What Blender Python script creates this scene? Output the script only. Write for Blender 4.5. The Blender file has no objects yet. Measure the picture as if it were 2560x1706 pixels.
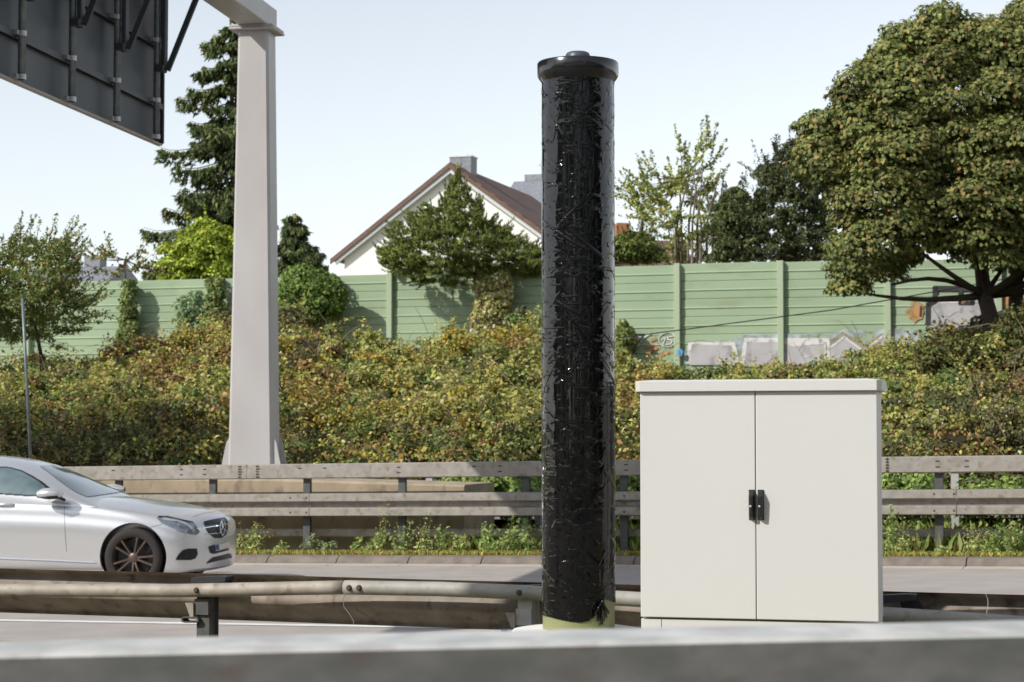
import bpy, math, random
import numpy as np
from mathutils import Vector, Matrix, noise
from mathutils.bvhtree import BVHTree
random.seed(7); rng = np.random.default_rng(11)
R = math.radians
SC = bpy.context.scene
COL = SC.collection

# ------------------------------------------------------------------ camera, sky, sun, exposure
F = 5000.0; HZ = 1100.0; CAMZ = 1.65
PITCH = math.atan((HZ-853.0)/F)
cd = bpy.data.cameras.new('camera'); cam = bpy.data.objects.new('camera', cd); COL.objects.link(cam)
cam.location = (0, 0, CAMZ); cam.rotation_euler = (math.pi/2+PITCH, 0, 0)
cd.sensor_width = 36; cd.lens = 36*F/2560; cd.clip_end = 3000; cd.clip_start = .1
cd.dof.use_dof = True; cd.dof.focus_distance = 10.6; cd.dof.aperture_fstop = 8.0
SC.camera = cam
LX, LY, LZ = 1.13, .72, -1.0            # direction the sunlight travels
sun_el = math.atan2(1, math.hypot(LX, LY)); sun_az = math.atan2(-LX, -LY)   # azimuth clockwise from +Y
sd = bpy.data.lights.new('sun', 'SUN'); so = bpy.data.objects.new('sun', sd); COL.objects.link(so)
sd.energy = 2.55; sd.angle = R(.5); sd.color = (1, .955, .885)
so.rotation_euler = Vector((LX, LY, LZ)).to_track_quat('-Z', 'Y').to_euler()
so.location = (-20, -15, 30)
wd = bpy.data.worlds.new('World'); SC.world = wd; wd.use_nodes = True
wn = wd.node_tree; wn.nodes.clear()
sky = wn.nodes.new('ShaderNodeTexSky'); sky.sky_type = 'NISHITA'; sky.sun_disc = False
sky.sun_elevation = sun_el; sky.sun_rotation = sun_az; sky.air_density = 1.0; sky.dust_density = .25; sky.ozone_density = 1.0
hs = wn.nodes.new('ShaderNodeHueSaturation'); hs.inputs['Saturation'].default_value = .35; hs.inputs['Value'].default_value = 1.0
bg = wn.nodes.new('ShaderNodeBackground'); bg.inputs[1].default_value = .105
wo = wn.nodes.new('ShaderNodeOutputWorld')
wn.links.new(sky.outputs[0], hs.inputs['Color']); wn.links.new(hs.outputs[0], bg.inputs[0]); wn.links.new(bg.outputs[0], wo.inputs[0])
SC.view_settings.view_transform = 'Standard'; SC.view_settings.look = 'None'
SC.view_settings.exposure = .72; SC.view_settings.gamma = 1
SC.render.engine = 'CYCLES'
SC.cycles.max_bounces = 6; SC.cycles.transparent_max_bounces = 6

# ------------------------------------------------------------------ frames of reference
def ray(px, py):
    cx = (px-1280)/F; cy = (853-py)/F
    return Vector((cx, math.cos(PITCH)-cy*math.sin(PITCH), math.sin(PITCH)+cy*math.cos(PITCH)))
def P(px, py, Y):
    d = ray(px, py); k = Y/d.y
    return Vector((d.x*k, Y, CAMZ+d.z*k))
A = R(20); U = Vector((math.cos(A), -math.sin(A), 0)); N = Vector((math.sin(A), math.cos(A), 0))
def ST(s, t, z): return Vector((s*U.x+t*N.x, s*U.y+t*N.y, z))
def s_at(px, t):            # s where the view column px meets the vertical plane t
    k = (px-1280)/F; # x = k*y ; x=s*ca+t*sa ; y=-s*sa+t*ca
    ca, sa = math.cos(A), math.sin(A)
    return (k*t*ca-t*sa)/(ca+k*sa)
def zr(s): return .234+.0169*max(-70, min(60, s))
UP = Vector((0, 0, 1))

# ------------------------------------------------------------------ materials
def newmat(name):
    m = bpy.data.materials.new(name); m.use_nodes = True
    nt = m.node_tree; b = nt.nodes['Principled BSDF']
    return m, nt, b
def ramp(nt, stops):
    r = nt.nodes.new('ShaderNodeValToRGB'); e = r.color_ramp.elements
    while len(e) < len(stops): e.new(.5)
    for i, (p, c) in enumerate(stops): e[i].position = p; e[i].color = (*c, 1)
    return r
def mat(name, c, rough=.6, metal=0, c2=None, sc=4, detail=6, bump=0, bsc=60, coat=0, spec=.5, stretch=(1, 1, 1), c3=None, sc3=30):
    m, nt, b = newmat(name); L = nt.links
    b.inputs['Roughness'].default_value = rough; b.inputs['Metallic'].default_value = metal
    b.inputs['Coat Weight'].default_value = coat; b.inputs['Coat Roughness'].default_value = .08
    b.inputs['Specular IOR Level'].default_value = spec
    b.inputs['Base Color'].default_value = (*c, 1)
    tc = nt.nodes.new('ShaderNodeTexCoord'); mp = nt.nodes.new('ShaderNodeMapping'); mp.inputs['Scale'].default_value = stretch
    L.new(tc.outputs['Object'], mp.inputs[0])
    if c2:
        n = nt.nodes.new('ShaderNodeTexNoise'); n.inputs['Scale'].default_value = sc; n.inputs['Detail'].default_value = detail
        L.new(mp.outputs[0], n.inputs['Vector'])
        r = ramp(nt, [(.32, c), (.68, c2)]); L.new(n.outputs[0], r.inputs[0]); out = r.outputs[0]
        if c3:
            n3 = nt.nodes.new('ShaderNodeTexNoise'); n3.inputs['Scale'].default_value = sc3; n3.inputs['Detail'].default_value = 4
            L.new(mp.outputs[0], n3.inputs['Vector'])
            r3 = ramp(nt, [(.56, (0, 0, 0)), (.7, (1, 1, 1))]); L.new(n3.outputs[0], r3.inputs[0])
            mx = nt.nodes.new('ShaderNodeMix'); mx.data_type = 'RGBA'; mx.inputs[7].default_value = (*c3, 1)
            L.new(r3.outputs[0], mx.inputs[0]); L.new(out, mx.inputs[6]); out = mx.outputs[2]
        L.new(out, b.inputs['Base Color'])
    if bump:
        n2 = nt.nodes.new('ShaderNodeTexNoise'); n2.inputs['Scale'].default_value = bsc; n2.inputs['Detail'].default_value = 5
        L.new(mp.outputs[0], n2.inputs['Vector'])
        bp = nt.nodes.new('ShaderNodeBump'); bp.inputs['Strength'].default_value = bump; bp.inputs['Distance'].default_value = .01
        L.new(n2.outputs[0], bp.inputs['Height']); L.new(bp.outputs[0], b.inputs['Normal'])
    return m
M = {}
M['zinc'] = mat('galvanised_steel', (.265, .24, .21), .6, .25, (.35, .325, .29), 9, bump=.08, bsc=50, c3=(.21, .175, .14), sc3=11)
M['zinc_old'] = mat('dirty_galvanised_steel', (.30, .26, .215), .7, .2, (.42, .375, .32), 7, bump=.1, bsc=40, c3=(.24, .19, .14), sc3=11)
M['zinc_post'] = mat('post_steel', (.075, .078, .078), .6, .3, (.11, .11, .105), 15)
M['zinc_light'] = mat('pale_post_steel', (.42, .42, .40), .5, .3, (.5, .5, .48), 15)
M['zinc_near'] = mat('near_galvanised_steel', (.42, .44, .42), .5, .1, (.66, .65, .63), 11, detail=2, c3=(.46, .40, .39), sc3=13, bump=.06, bsc=25, stretch=(1, 1, 1.3))
M['zinc_pipe'] = mat('grey_tube_steel', (.31, .295, .26), .68, .15, (.40, .385, .35), 7, c3=(.3, .26, .2), sc3=16)
M['zinc_dark'] = mat('dark_steel', (.20, .165, .13), .8, .1, (.33, .285, .235), 6, bump=.1, bsc=40, c3=(.13, .10, .075), sc3=9, stretch=(1, 1, .35))  # darker mottled brown steel for the middle beam
M['bracket'] = mat('black_bracket', (.03, .03, .033), .5, .2)
M['bolt'] = mat('bolt', (.10, .075, .055), .7, .3)
M['slot'] = mat('dark_slot', (.02, .018, .016), .9)
M['asphalt'] = mat('asphalt', (.345, .31, .285), .9, 0, (.41, .37, .34), 2.2, bump=.5, bsc=160, c3=(.38, .36, .34), sc3=90)
M['pave'] = mat('path_gravel', (.13, .12, .105), .95, 0, (.18, .165, .145), 8)
M['line'] = mat('road_paint', (.78, .77, .73), .7, 0, (.66, .65, .61), 5)
M['kerb'] = mat('kerb_stone', (.15, .125, .105), .9, 0, (.23, .195, .165), 6, bump=.4, bsc=60)
M['gutter'] = mat('gutter_stone', (.42, .37, .31), .9, 0, (.5, .45, .38), 6, bump=.3, bsc=60)
M['concrete'] = mat('old_concrete', (.30, .24, .165), .9, 0, (.42, .345, .25), 3, bump=.4, bsc=30, c3=(.2, .16, .12), sc3=5, stretch=(1, 1, .6))
M['concrete_pale'] = mat('pale_concrete', (.7, .68, .63), .85, 0, (.78, .76, .71), 8)
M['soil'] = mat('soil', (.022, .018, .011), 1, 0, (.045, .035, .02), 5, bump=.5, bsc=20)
M['verge'] = mat('verge_soil', (.16, .12, .06), 1, 0, (.2, .19, .06), 9, bump=.5, bsc=30)
M['gantry'] = mat('gantry_paint', (.43, .41, .405), .5, 0, (.49, .475, .465), 1.3, detail=3, coat=.1, bump=.02, bsc=30, stretch=(1, 1, .5))
M['sign_back'] = mat('sign_back_sheet', (.045, .052, .062), .5, .3, (.065, .075, .085), 1.2)
M['sign_edge'] = mat('sign_edge', (.35, .31, .28), .6, .2)
M['pipe'] = mat('weathered_pipe', (.13, .16, .165), .5, .5, (.21, .24, .24), 12)
M['pipe_dark'] = mat('dark_bracket', (.055, .06, .07), .5, .5)
M['clamp'] = mat('clamp', (.42, .42, .42), .4, .6)
M['green'] = mat('green_barrier_paint', (.28, .37, .235), .7, 0, (.325, .415, .27), 1.5, bump=.15, bsc=5, stretch=(.3, .3, 1), c3=(.26, .32, .19), sc3=2.2)
M['green_post'] = mat('green_post_paint', (.37, .44, .30), .6)
M['render'] = mat('white_render', (.84, .83, .79), .9, 0, (.87, .86, .83), 1.5, bump=.05, bsc=40)
M['white_trim'] = mat('pale_trim', (.6, .63, .64), .7)
M['roof_edge'] = mat('verge_tiles', (.13, .078, .058), .8, 0, (.19, .115, .085), 6)
M['slate'] = mat('slate_cladding', (.17, .18, .20), .6, 0, (.26, .27, .30), 7)
M['brick'] = mat('brick', (.45, .2, .11), .9, 0, (.35, .15, .09), 12)
M['cab'] = mat('cabinet_paint', (.64, .635, .615), .5, 0, (.66, .655, .635), 1.2, bump=.015, bsc=160)
M['cab_gap'] = mat('door_gap', (.08, .08, .075), .8)
M['black_plastic'] = mat('black_plastic', (.018, .018, .019), .38)
M['base_green'] = mat('olive_base_paint', (.235, .25, .11), .45, 0, (.26, .27, .12), 3)
M['cap'] = mat('black_cap', (.012, .012, .013), .2, coat=.3)
M['knob'] = mat('grey_blue_knob', (.07, .078, .10), .42)
M['bark'] = mat('bark', (.045, .035, .025), .95, 0, (.08, .06, .045), 14, bump=.6, bsc=30)
M['birch'] = mat('pale_bark', (.20, .17, .13), .9, 0, (.1, .08, .06), 10)
M['silver'] = mat('silver_paint', (.70, .705, .72), .28, .6, coat=.9)
M['glass'] = mat('car_glass', (.07, .11, .12), .04, 0, (.20, .28, .285), 2.2, coat=1, spec=.9)
M['tyre'] = mat('tyre', (.028, .024, .022), .85)
M['rim'] = mat('bronze_rim', (.12, .088, .07), .42, .5)
M['car_black'] = mat('black_trim', (.008, .008, .01), .35)
M['lamp'] = mat('headlamp', (.09, .11, .15), .08, .4, (.32, .35, .4), 18, coat=1)
M['lamp_pale'] = mat('headlamp_pale', (.5, .53, .58), .12, .4, coat=1)
M['chrome'] = mat('chrome', (.6, .63, .68), .15, .9)
M['plate'] = mat('plate', (.62, .6, .55), .5)
M['plate_blue'] = mat('plate_blue', (.03, .08, .35), .5)
M['g_grey'] = mat('grey_spray', (.37, .36, .37), .75, 0, (.45, .44, .45), 2.5)
M['g_pale'] = mat('pale_spray', (.68, .66, .64), .75, 0, (.58, .57, .55), 5)
M['g_blue'] = mat('pale_blue_spray', (.46, .53, .56), .75, 0, (.36, .43, .42), 4)
M['g_olive'] = mat('olive_spray', (.30, .29, .20), .75)
M['g_black'] = mat('black_spray', (.022, .022, .024), .75, 0, (.04, .04, .042), 5)
M['g_orange'] = mat('orange_spray', (.50, .24, .09), .75, 0, (.42, .27, .12), 4)
M['g_red'] = mat('red_spray', (.62, .13, .06), .75, 0, (.55, .28, .1), 5)
M['g_bluedot'] = mat('blue_spray', (.08, .28, .6), .75)

def tiles_mat():
    m, nt, b = newmat('brown_roof_tiles'); L = nt.links
    tc = nt.nodes.new('ShaderNodeTexCoord'); br = nt.nodes.new('ShaderNodeTexBrick')
    br.inputs['Color1'].default_value = (.15, .088, .068, 1); br.inputs['Color2'].default_value = (.19, .11, .085, 1); br.inputs['Mortar'].default_value = (.04, .025, .02, 1)
    br.inputs['Scale'].default_value = 1; br.inputs['Brick Width'].default_value = .3; br.inputs['Row Height'].default_value = .34; br.inputs['Mortar Size'].default_value = .035
    L.new(tc.outputs['UV'], br.inputs[0]); L.new(br.outputs[0], b.inputs['Base Color']); b.inputs['Roughness'].default_value = .8
    bp = nt.nodes.new('ShaderNodeBump'); bp.inputs['Distance'].default_value = .03; bp.inputs['Strength'].default_value = .6; bp.invert = True
    L.new(br.outputs['Fac'], bp.inputs['Height']); L.new(bp.outputs[0], b.inputs['Normal'])
    return m
M['tiles'] = tiles_mat()

def leaf_mat(name, trans=.3, rough=.6):
    m, nt, b = newmat(name); L = nt.links
    at = nt.nodes.new('ShaderNodeAttribute'); at.attribute_name = 'Col'
    b.inputs['Roughness'].default_value = rough; b.inputs['Specular IOR Level'].default_value = .2
    L.new(at.outputs['Color'], b.inputs['Base Color'])
    tr = nt.nodes.new('ShaderNodeBsdfTranslucent'); hsv = nt.nodes.new('ShaderNodeHueSaturation')
    hsv.inputs['Saturation'].default_value = 1.15; hsv.inputs['Value'].default_value = 1.5
    L.new(at.outputs['Color'], hsv.inputs['Color']); L.new(hsv.outputs[0], tr.inputs[0])
    mx = nt.nodes.new('ShaderNodeMixShader'); mx.inputs[0].default_value = trans
    out = nt.nodes['Material Output']
    L.new(b.outputs[0], mx.inputs[1]); L.new(tr.outputs[0], mx.inputs[2]); L.new(mx.outputs[0], out.inputs[0])
    return m
M['leaf'] = leaf_mat('leaf', .17); M['needle'] = leaf_mat('needle', .15, .6)

def film_mat():
    m, nt, b = newmat('black_stretch_film'); L = nt.links
    b.inputs['Base Color'].default_value = (.004, .004, .004, 1); b.inputs['Roughness'].default_value = .06
    b.inputs['Specular IOR Level'].default_value = .5
    tc = nt.nodes.new('ShaderNodeTexCoord')
    def nz(scale, stretch, rot, detail=3):
        mp = nt.nodes.new('ShaderNodeMapping'); mp.inputs['Rotation'].default_value = (0, 0, rot); mp.inputs['Scale'].default_value = stretch
        L.new(tc.outputs['UV'], mp.inputs[0])
        n = nt.nodes.new('ShaderNodeTexNoise'); n.inputs['Scale'].default_value = scale; n.inputs['Detail'].default_value = detail
        L.new(mp.outputs[0], n.inputs['Vector']); return n
    n1 = nz(60, (.10, 1, 1), R(28)); n2 = nz(34, (.16, 1, 1), R(-50)); n3 = nz(9, (1, 1, 1), 0, 2)
    n4 = nz(150, (.2, 1, 1), R(8), 4)
    msk = ramp(nt, [(.53, (0, 0, 0)), (.68, (1, 1, 1))]); L.new(n3.outputs[0], msk.inputs[0])
    n5 = nz(5, (1, 1, 1), 1.2, 2); msk2 = ramp(nt, [(.54, (0, 0, 0)), (.70, (1, 1, 1))]); L.new(n5.outputs[0], msk2.inputs[0])
    def math_(op, a, c):
        q = nt.nodes.new('ShaderNodeMath'); q.operation = op
        for i, v in enumerate((a, c)):
            if isinstance(v, (int, float)): q.inputs[i].default_value = v
            else: L.new(v, q.inputs[i])
        return q.outputs[0]
    h = math_('MULTIPLY', math_('MULTIPLY', n1.outputs[0], msk.outputs[0]), .42)
    h = math_('ADD', h, math_('MULTIPLY', math_('MULTIPLY', n2.outputs[0], msk2.outputs[0]), .45))
    h = math_('ADD', h, math_('MULTIPLY', n4.outputs[0], math_('ADD', math_('MULTIPLY', msk.outputs[0], .13), .01)))
    for sc_, st_, ro, wt, mk in ((12, (.09, 1, 1), R(36), .40, msk), (11, (.08, 1, 1), R(-48), .36, msk2), (8, (.06, 1, 1), R(4), .32, msk2)):
        q = nz(sc_, st_, ro, 2); e = math_('ABSOLUTE', math_('SUBTRACT', q.outputs[0], .5), 0); e = math_('MAXIMUM', math_('SUBTRACT', 1.0, math_('MULTIPLY', e, 34)), 0)
        if mk: e = math_('MULTIPLY', e, mk.outputs[0])
        h = math_('ADD', h, math_('MULTIPLY', e, wt))
    ng = nz(30, (.6, 1, 1), R(25), 1); gl = ramp(nt, [(.62, (0, 0, 0)), (.72, (1, 1, 1))]); L.new(ng.outputs[0], gl.inputs[0]); h = math_('ADD', h, math_('MULTIPLY', gl.outputs[0], 1.1))
    bp = nt.nodes.new('ShaderNodeBump'); bp.inputs['Distance'].default_value = .003; bp.inputs['Strength'].default_value = .75
    L.new(h, bp.inputs['Height']); L.new(bp.outputs[0], b.inputs['Normal'])
    return m
M['film'] = film_mat()

# ------------------------------------------------------------------ mesh helpers
class MB:
    def __init__(s): s.v = []; s.f = []; s.ch = []
    def add(s, vs, fs):
        o = len(s.v); s.ch.append((o, len(s.f))); s.v += [tuple(v) for v in vs]; s.f += [tuple(i+o for i in f) for f in fs]; return s
    def box(s, c, sx, sy, sz, ax=None, ay=None, az=None, bev=0):
        c = Vector(c); ax = (ax or Vector((1, 0, 0))).normalized(); ay = (ay or Vector((0, 1, 0))).normalized(); az = (az or UP).normalized()
        if not bev:
            vs = [c+ax*(i*sx/2)+ay*(j*sy/2)+az*(k*sz/2) for i in (-1, 1) for j in (-1, 1) for k in (-1, 1)]
            return s.add(vs, [(0, 1, 3, 2), (4, 6, 7, 5), (0, 4, 5, 1), (2, 3, 7, 6), (0, 2, 6, 4), (1, 5, 7, 3)])
        vs = []; idx = {}
        for i in (-1, 1):
            for j in (-1, 1):
                for k in (-1, 1):
                    for a in range(3):
                        o = [i*(sx/2-bev), j*(sy/2-bev), k*(sz/2-bev)]; o[a] = (i, j, k)[a]*(sx, sy, sz)[a]/2
                        idx[(i, j, k, a)] = len(vs); vs.append(c+ax*o[0]+ay*o[1]+az*o[2])
        fs = []
        S = (-1, 1)
        for a in range(3):
            for sg in S:
                q = [(-1, -1), (1, -1), (1, 1), (-1, 1)]
                f = []
                for u, w in q:
                    t = [0, 0, 0]; t[a] = sg; t[(a+1) % 3] = u; t[(a+2) % 3] = w; f.append(idx[(*t, a)])
                fs.append(tuple(f if sg > 0 else f[::-1]))
        for a in range(3):
            b_, c_ = (a+1) % 3, (a+2) % 3
            for u in S:
                for w in S:
                    t0 = [0]*3; t0[a] = -1; t0[b_] = u; t0[c_] = w; t1 = list(t0); t1[a] = 1
                    fs.append((idx[(*t0, b_)], idx[(*t0, c_)], idx[(*t1, c_)], idx[(*t1, b_)]))
        for i in S:
            for j in S:
                for k in S: fs.append((idx[(i, j, k, 0)], idx[(i, j, k, 1)], idx[(i, j, k, 2)]))
        return s.add(vs, fs)
    def tube(s, pts, rad, n=8, cap=True):
        pts = [Vector(p) for p in pts]
        if not hasattr(rad, '__len__'): rad = [rad]*len(pts)
        rings = []; prev = None
        for i, p in enumerate(pts):
            d = (pts[min(i+1, len(pts)-1)]-pts[max(i-1, 0)]).normalized()
            x = d.orthogonal().normalized() if prev is None else (prev-d*prev.dot(d)).normalized()
            prev = x; y = d.cross(x)
            rings += [p+(x*math.cos(2*math.pi*k/n)+y*math.sin(2*math.pi*k/n))*rad[i] for k in range(n)]
        fs = [(i*n+k, i*n+(k+1) % n, (i+1)*n+(k+1) % n, (i+1)*n+k) for i in range(len(pts)-1) for k in range(n)]
        if cap: fs += [tuple(range(n))[::-1], tuple((len(pts)-1)*n+k for k in range(n))]
        return s.add(rings, fs)
    def prism(s, poly, off):       # closed 3D polygon extruded along off
        n = len(poly); off = Vector(off); vs = [Vector(p) for p in poly]+[Vector(p)+off for p in poly]
        return s.add(vs, [tuple(range(n))[::-1], tuple(range(n, 2*n))]+[(i, (i+1) % n, (i+1) % n+n, i+n) for i in range(n)])
    def loft(s, rings, closed=True, cap=True):
        n = len(rings[0]); vs = [p for r in rings for p in r]; m = n if closed else n-1
        fs = [(i*n+k, i*n+(k+1) % n, (i+1)*n+(k+1) % n, (i+1)*n+k) for i in range(len(rings)-1) for k in range(m)]
        if cap and closed: fs += [tuple(range(n))[::-1], tuple((len(rings)-1)*n+k for k in range(n))]
        return s.add(vs, fs)
    def lathe(s, prof, c, n=32, ax=UP, x=None):   # prof [(r,h)]
        c = Vector(c); ax = ax.normalized(); x = x or ax.orthogonal().normalized(); y = ax.cross(x)
        rings = [[c+ax*h+(x*math.cos(2*math.pi*k/n)+y*math.sin(2*math.pi*k/n))*max(r, 1e-4) for k in range(n)] for r, h in prof]
        return s.loft(rings, True, True)
    def build_each(s, name, m, parent=None, smooth=False, ang=None):
        out = []; ch = s.ch+[(len(s.v), len(s.f))]
        for (v0, f0), (v1, f1) in zip(ch[:-1], ch[1:]):
            q = MB(); q.v = s.v[v0:v1]; q.f = [tuple(i-v0 for i in f) for f in s.f[f0:f1]]
            o = q.build(name, m, parent, smooth)
            if ang: smooth_angle(o, ang)
            out.append(o)
        return out
    def build(s, name, m, parent=None, smooth=False, bevel=0):
        me = bpy.data.meshes.new(name); me.from_pydata(s.v, [], s.f); me.validate(); me.update()
        return link(name, me, m, parent, smooth, bevel)
def link(name, me, m, parent=None, smooth=False, bevel=0):
    if m: me.materials.append(m)
    import bmesh
    bm = bmesh.new(); bm.from_mesh(me); bmesh.ops.recalc_face_normals(bm, faces=bm.faces); bm.to_mesh(me); bm.free()
    if smooth: me.polygons.foreach_set('use_smooth', [True]*len(me.polygons))
    o = bpy.data.objects.new(name, me); COL.objects.link(o)
    if parent: o.parent = parent; o.matrix_parent_inverse = parent_world(parent).inverted()
    if bevel:
        b = o.modifiers.new('bevel', 'BEVEL'); b.width = bevel; b.segments = 2; b.limit_method = 'ANGLE'
    return o
def parent_world(p):
    m = p.matrix_basis.copy()
    if p.parent: m = parent_world(p.parent) @ p.matrix_parent_inverse @ m
    return m
def tag(o, label=None, cat=None, group=None, kind=None):
    if label: o['label'] = label
    if cat: o['category'] = cat
    if group: o['group'] = group
    if kind: o['kind'] = kind
    return o
def thing(name, loc, label, cat, group=None):
    o = bpy.data.objects.new(name, None); COL.objects.link(o); o.location = loc; o.empty_display_size = .2
    return tag(o, label, cat, group)
def smooth_angle(o, ang=35):
    me = o.data; me.polygons.foreach_set('use_smooth', [True]*len(me.polygons))
    try: me.set_sharp_from_angle(angle=R(ang))
    except Exception: pass
    return o
def plane_hit(px, py, p0, n):
    d = ray(px, py); o = Vector((0, 0, CAMZ)); return o+d*((p0-o).dot(n)/d.dot(n))
def grid_mesh(fn, us, vs):
    me = bpy.data.meshes.new('g'); nu, nv = len(us), len(vs)
    pts = [tuple(fn(u, v)) for v in vs for u in us]
    fs = [(j*nu+i, j*nu+i+1, (j+1)*nu+i+1, (j+1)*nu+i) for j in range(nv-1) for i in range(nu-1)]
    me.from_pydata(pts, [], fs); me.update(); return me

# ------------------------------------------------------------------ ground, road, kerb
def ground_z(s, t):
    if t < 10.55: return .42
    if t < 11.3: return .42+(zr(s)-.03-.42)*(t-10.55)/.75
    if t < 23.74: return zr(s)-.03
    if t < 24.0: return zr(s)+.09
    if t < 26.6: return zr(s)+.11
    if t < 30.5: return zr(s)+.11+(t-26.6)*.12
    if t < 40: return zr(s)+.58
    if t < 50: return zr(s)+.58+(t-40)*.24
    return zr(s)+3.0
sv = sorted(set([-900, -400, -200, -100, -70, 60, 100, 200, 400, 900]+list(range(-60, 60, 4))))
tv = [-900, -300, -60, -20, 0, 5, 9, 10.55, 11.3, 12, 23.73, 23.735, 23.9, 24.0, 25, 26.6, 28, 30.5, 34, 38, 42, 46, 50, 60, 90, 200, 500, 1500]
g = link('ground', grid_mesh(lambda s, t: ST(s, t, ground_z(s, t)), sv, tv), M['verge']); tag(g, kind='structure')
def strip(name, t0, t1, dz, m, s0=-120, s1=90):
    o = link(name, grid_mesh(lambda s, t: ST(s, t, zr(s)+dz), np.arange(s0, s1+.1, 5), [t0, t1]), m); return tag(o, kind='structure')
strip('road', 11.5, 23.30, 0, M['asphalt'])
strip('road_marking', 15.03, 15.19, .004, M['line'])
o = link('pavement', grid_mesh(lambda s, t: ST(s, t, .426), [-40, 0, 40], [-8, 8.6]), M['pave']); tag(o, kind='structure')
strip('ramp_road', 27.6, 30.2, .42, M['asphalt'])
# gutter slabs and kerb stones: one structure strip each, cut by joints
gm, km = MB(), MB()
s = -60.0
while s < 40:
    L_ = .985
    z0, z1 = zr(s), zr(s+L_)
    def q(t, z, e): return ST(s+(L_ if e else 0), t, (z1 if e else z0)+z)
    gm.loft([[q(23.30, -.1, e), q(23.30, .006, e), q(23.58, .010, e), q(23.58, -.1, e)] for e in (0, 1)])
    km.loft([[q(23.585, -.1, e), q(23.59, .018, e), q(23.66, .085, e), q(23.71, .10, e), q(23.84, .105, e), q(23.84, -.1, e)] for e in (0, 1)])
    s += 1.0
tag(gm.build('gutter', M['gutter']), kind='structure'); tag(km.build('kerb', M['kerb']), kind='structure')

# ------------------------------------------------------------------ guard rails
def wprof(flat=True, th=.004):
    if flat: f = [(.012, .310), (.078, .306), (.092, .296), (.092, .208), (.082, .197), (.008, .186), (0, .176), (0, .134), (.008, .124), (.082, .113), (.092, .102), (.092, .014), (.078, .004), (.012, 0)]
    else:
        f = [(0, .310), (.012, .309), (.085, .283), (.105, .272), (.111, .262), (.108, .245), (.045, .203), (.018, .188), (.004, .170), (0, .150), (.004, .130), (.014, .118), (.045, .102), (.100, .066), (.150, .026), (.158, .014), (.155, .002), (.145, .0)]
    b = [(d-th if flat else d+th*1.2, z-(0 if flat else .002)) for d, z in f][::-1]
    return f+b
def rail_extrude(mb, prof, s0, s1, t0, zf, sign=-1, step=2.0, wob=0):
    n = max(2, int((s1-s0)/step)+1); rings = []
    for i in range(n):
        s = s0+(s1-s0)*i/(n-1); w = wob*math.sin(s*1.7)+wob*.6*math.sin(s*.9+1)
        rings.append([ST(s, t0+sign*d+w, zf(s)+z) for d, z in prof])
    mb.loft(rings)
def zfar(s): return .234+.12+.0150*s
FT = 24.6
far = thing('guardrail', ST(-8, FT+.1, zfar(-8)), 'long double-beam steel guardrail with weeds at its foot, behind the kerb of the road', 'guardrail')
bm = MB()
boxp = [(-.09, .96), (-.09, 1.14), (-.08, 1.15), (.08, 1.15), (.092, 1.138), (.092, .962), (.08, .95), (-.08, .95)]
sj = [s_at(617, FT-.1), s_at(2217, FT-.1)]
cuts = [-70]+[sj[0]-12.0, sj[0], sj[1], sj[1]+10]+[30]
for a, b_ in zip(cuts[:-1], cuts[1:]): rail_extrude(bm, boxp, a+.003, b_-.003, FT, zfar, -1)
bm.build_each('box_beam', M['zinc'], far, ang=30)
wm = MB(); wj = [s_at(775, FT-.15), s_at(2388, FT-.15)]
cuts = [-70, wj[0]-8, wj[0], (wj[0]+wj[1])/2, wj[1], wj[1]+9, 30]
for a, b_ in zip(cuts[:-1], cuts[1:]): rail_extrude(wm, wprof(True), a+.004, b_-.004, FT-.07, lambda s: zfar(s)+.44)
wm.build_each('wave_beam', M['zinc'], far, ang=30)
w2 = MB(); rail_extrude(w2, wprof(True), -70, 30, FT+.07, lambda s: zfar(s)+.44, 1); smooth_angle(w2.build('rear_wave_beam', M['zinc_old'], far), 30)
lm = MB(); rail_extrude(lm, [(0, .17), (0, .25), (.012, .262), (.05, .262), (.06, .25), (.06, .17), (.05, .16), (.012, .16)], -70, 30, FT+.20, zfar)
lm.build('lower_rail', M['zinc_old'], far)
pxs = [300, 535, 770, 1007, 1315, 1560, 1830, 2090, 2345, 2610]
def c_post(s, t, z0, z1, m, parent, w=.10, d=.06, name='post'):
    p = MB(); c = lambda x, y: ST(s+x, t+y, 0)
    pr = [(-w/2, -d/2), (w/2, -d/2), (w/2, d/2), (w/2-.006, d/2), (w/2-.006, -d/2+.006), (-w/2+.006, -d/2+.006), (-w/2+.006, d/2), (-w/2, d/2)]
    p.loft([[ST(s+x, t+y, z) for x, y in pr] for z in (z0, z1)])
    return p.build(name, m, parent)
for px in pxs+[-40, 60]:
    s = s_at(px, FT+.02); c_post(s, FT+.02, zfar(s)-.12, zfar(s)+.948, M['zinc_post'], far)
sl = MB(); bo = MB()
def slot(px, dz, t=FT-.0925, w=.05, h=.014):
    s = s_at(px, t); sl.box(ST(s, t, zfar(s)+dz), w, .004, h, U, N)
for px, two in [(285, 0), (455, 1), (513, 1), (750, 0), (812, 0), (997, 1), (1185, 0), (1250, 1), (1565, 1), (2342, 1), (2415, 1)]:
    slot(px, 1.09)
    if two: slot(px, 1.02)
for px in (598, 605, 642, 649, 2217, 2221):
    for k in range(5):
        s = s_at(px-(3 if px % 2 else 0), FT-.1); bo.lathe([(.011, 0), (.011, .006), (.004, .014)], ST(s, FT-.092, zfar(s)+.98+k*.036), 8, -N)
for px in (728, 768, 2333, 2382, 1500, 1560):
    for dz in (.44+.255, .44+.055):
        s = s_at(px, FT-.15); bo.lathe([(.018, 0), (.018, .006), (.006, .016)], ST(s, FT-.153, zfar(s)+dz), 10, -N)
sl.build_each('slot', M['slot'], far); bo.build_each('bolt', M['bolt'], far)

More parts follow.
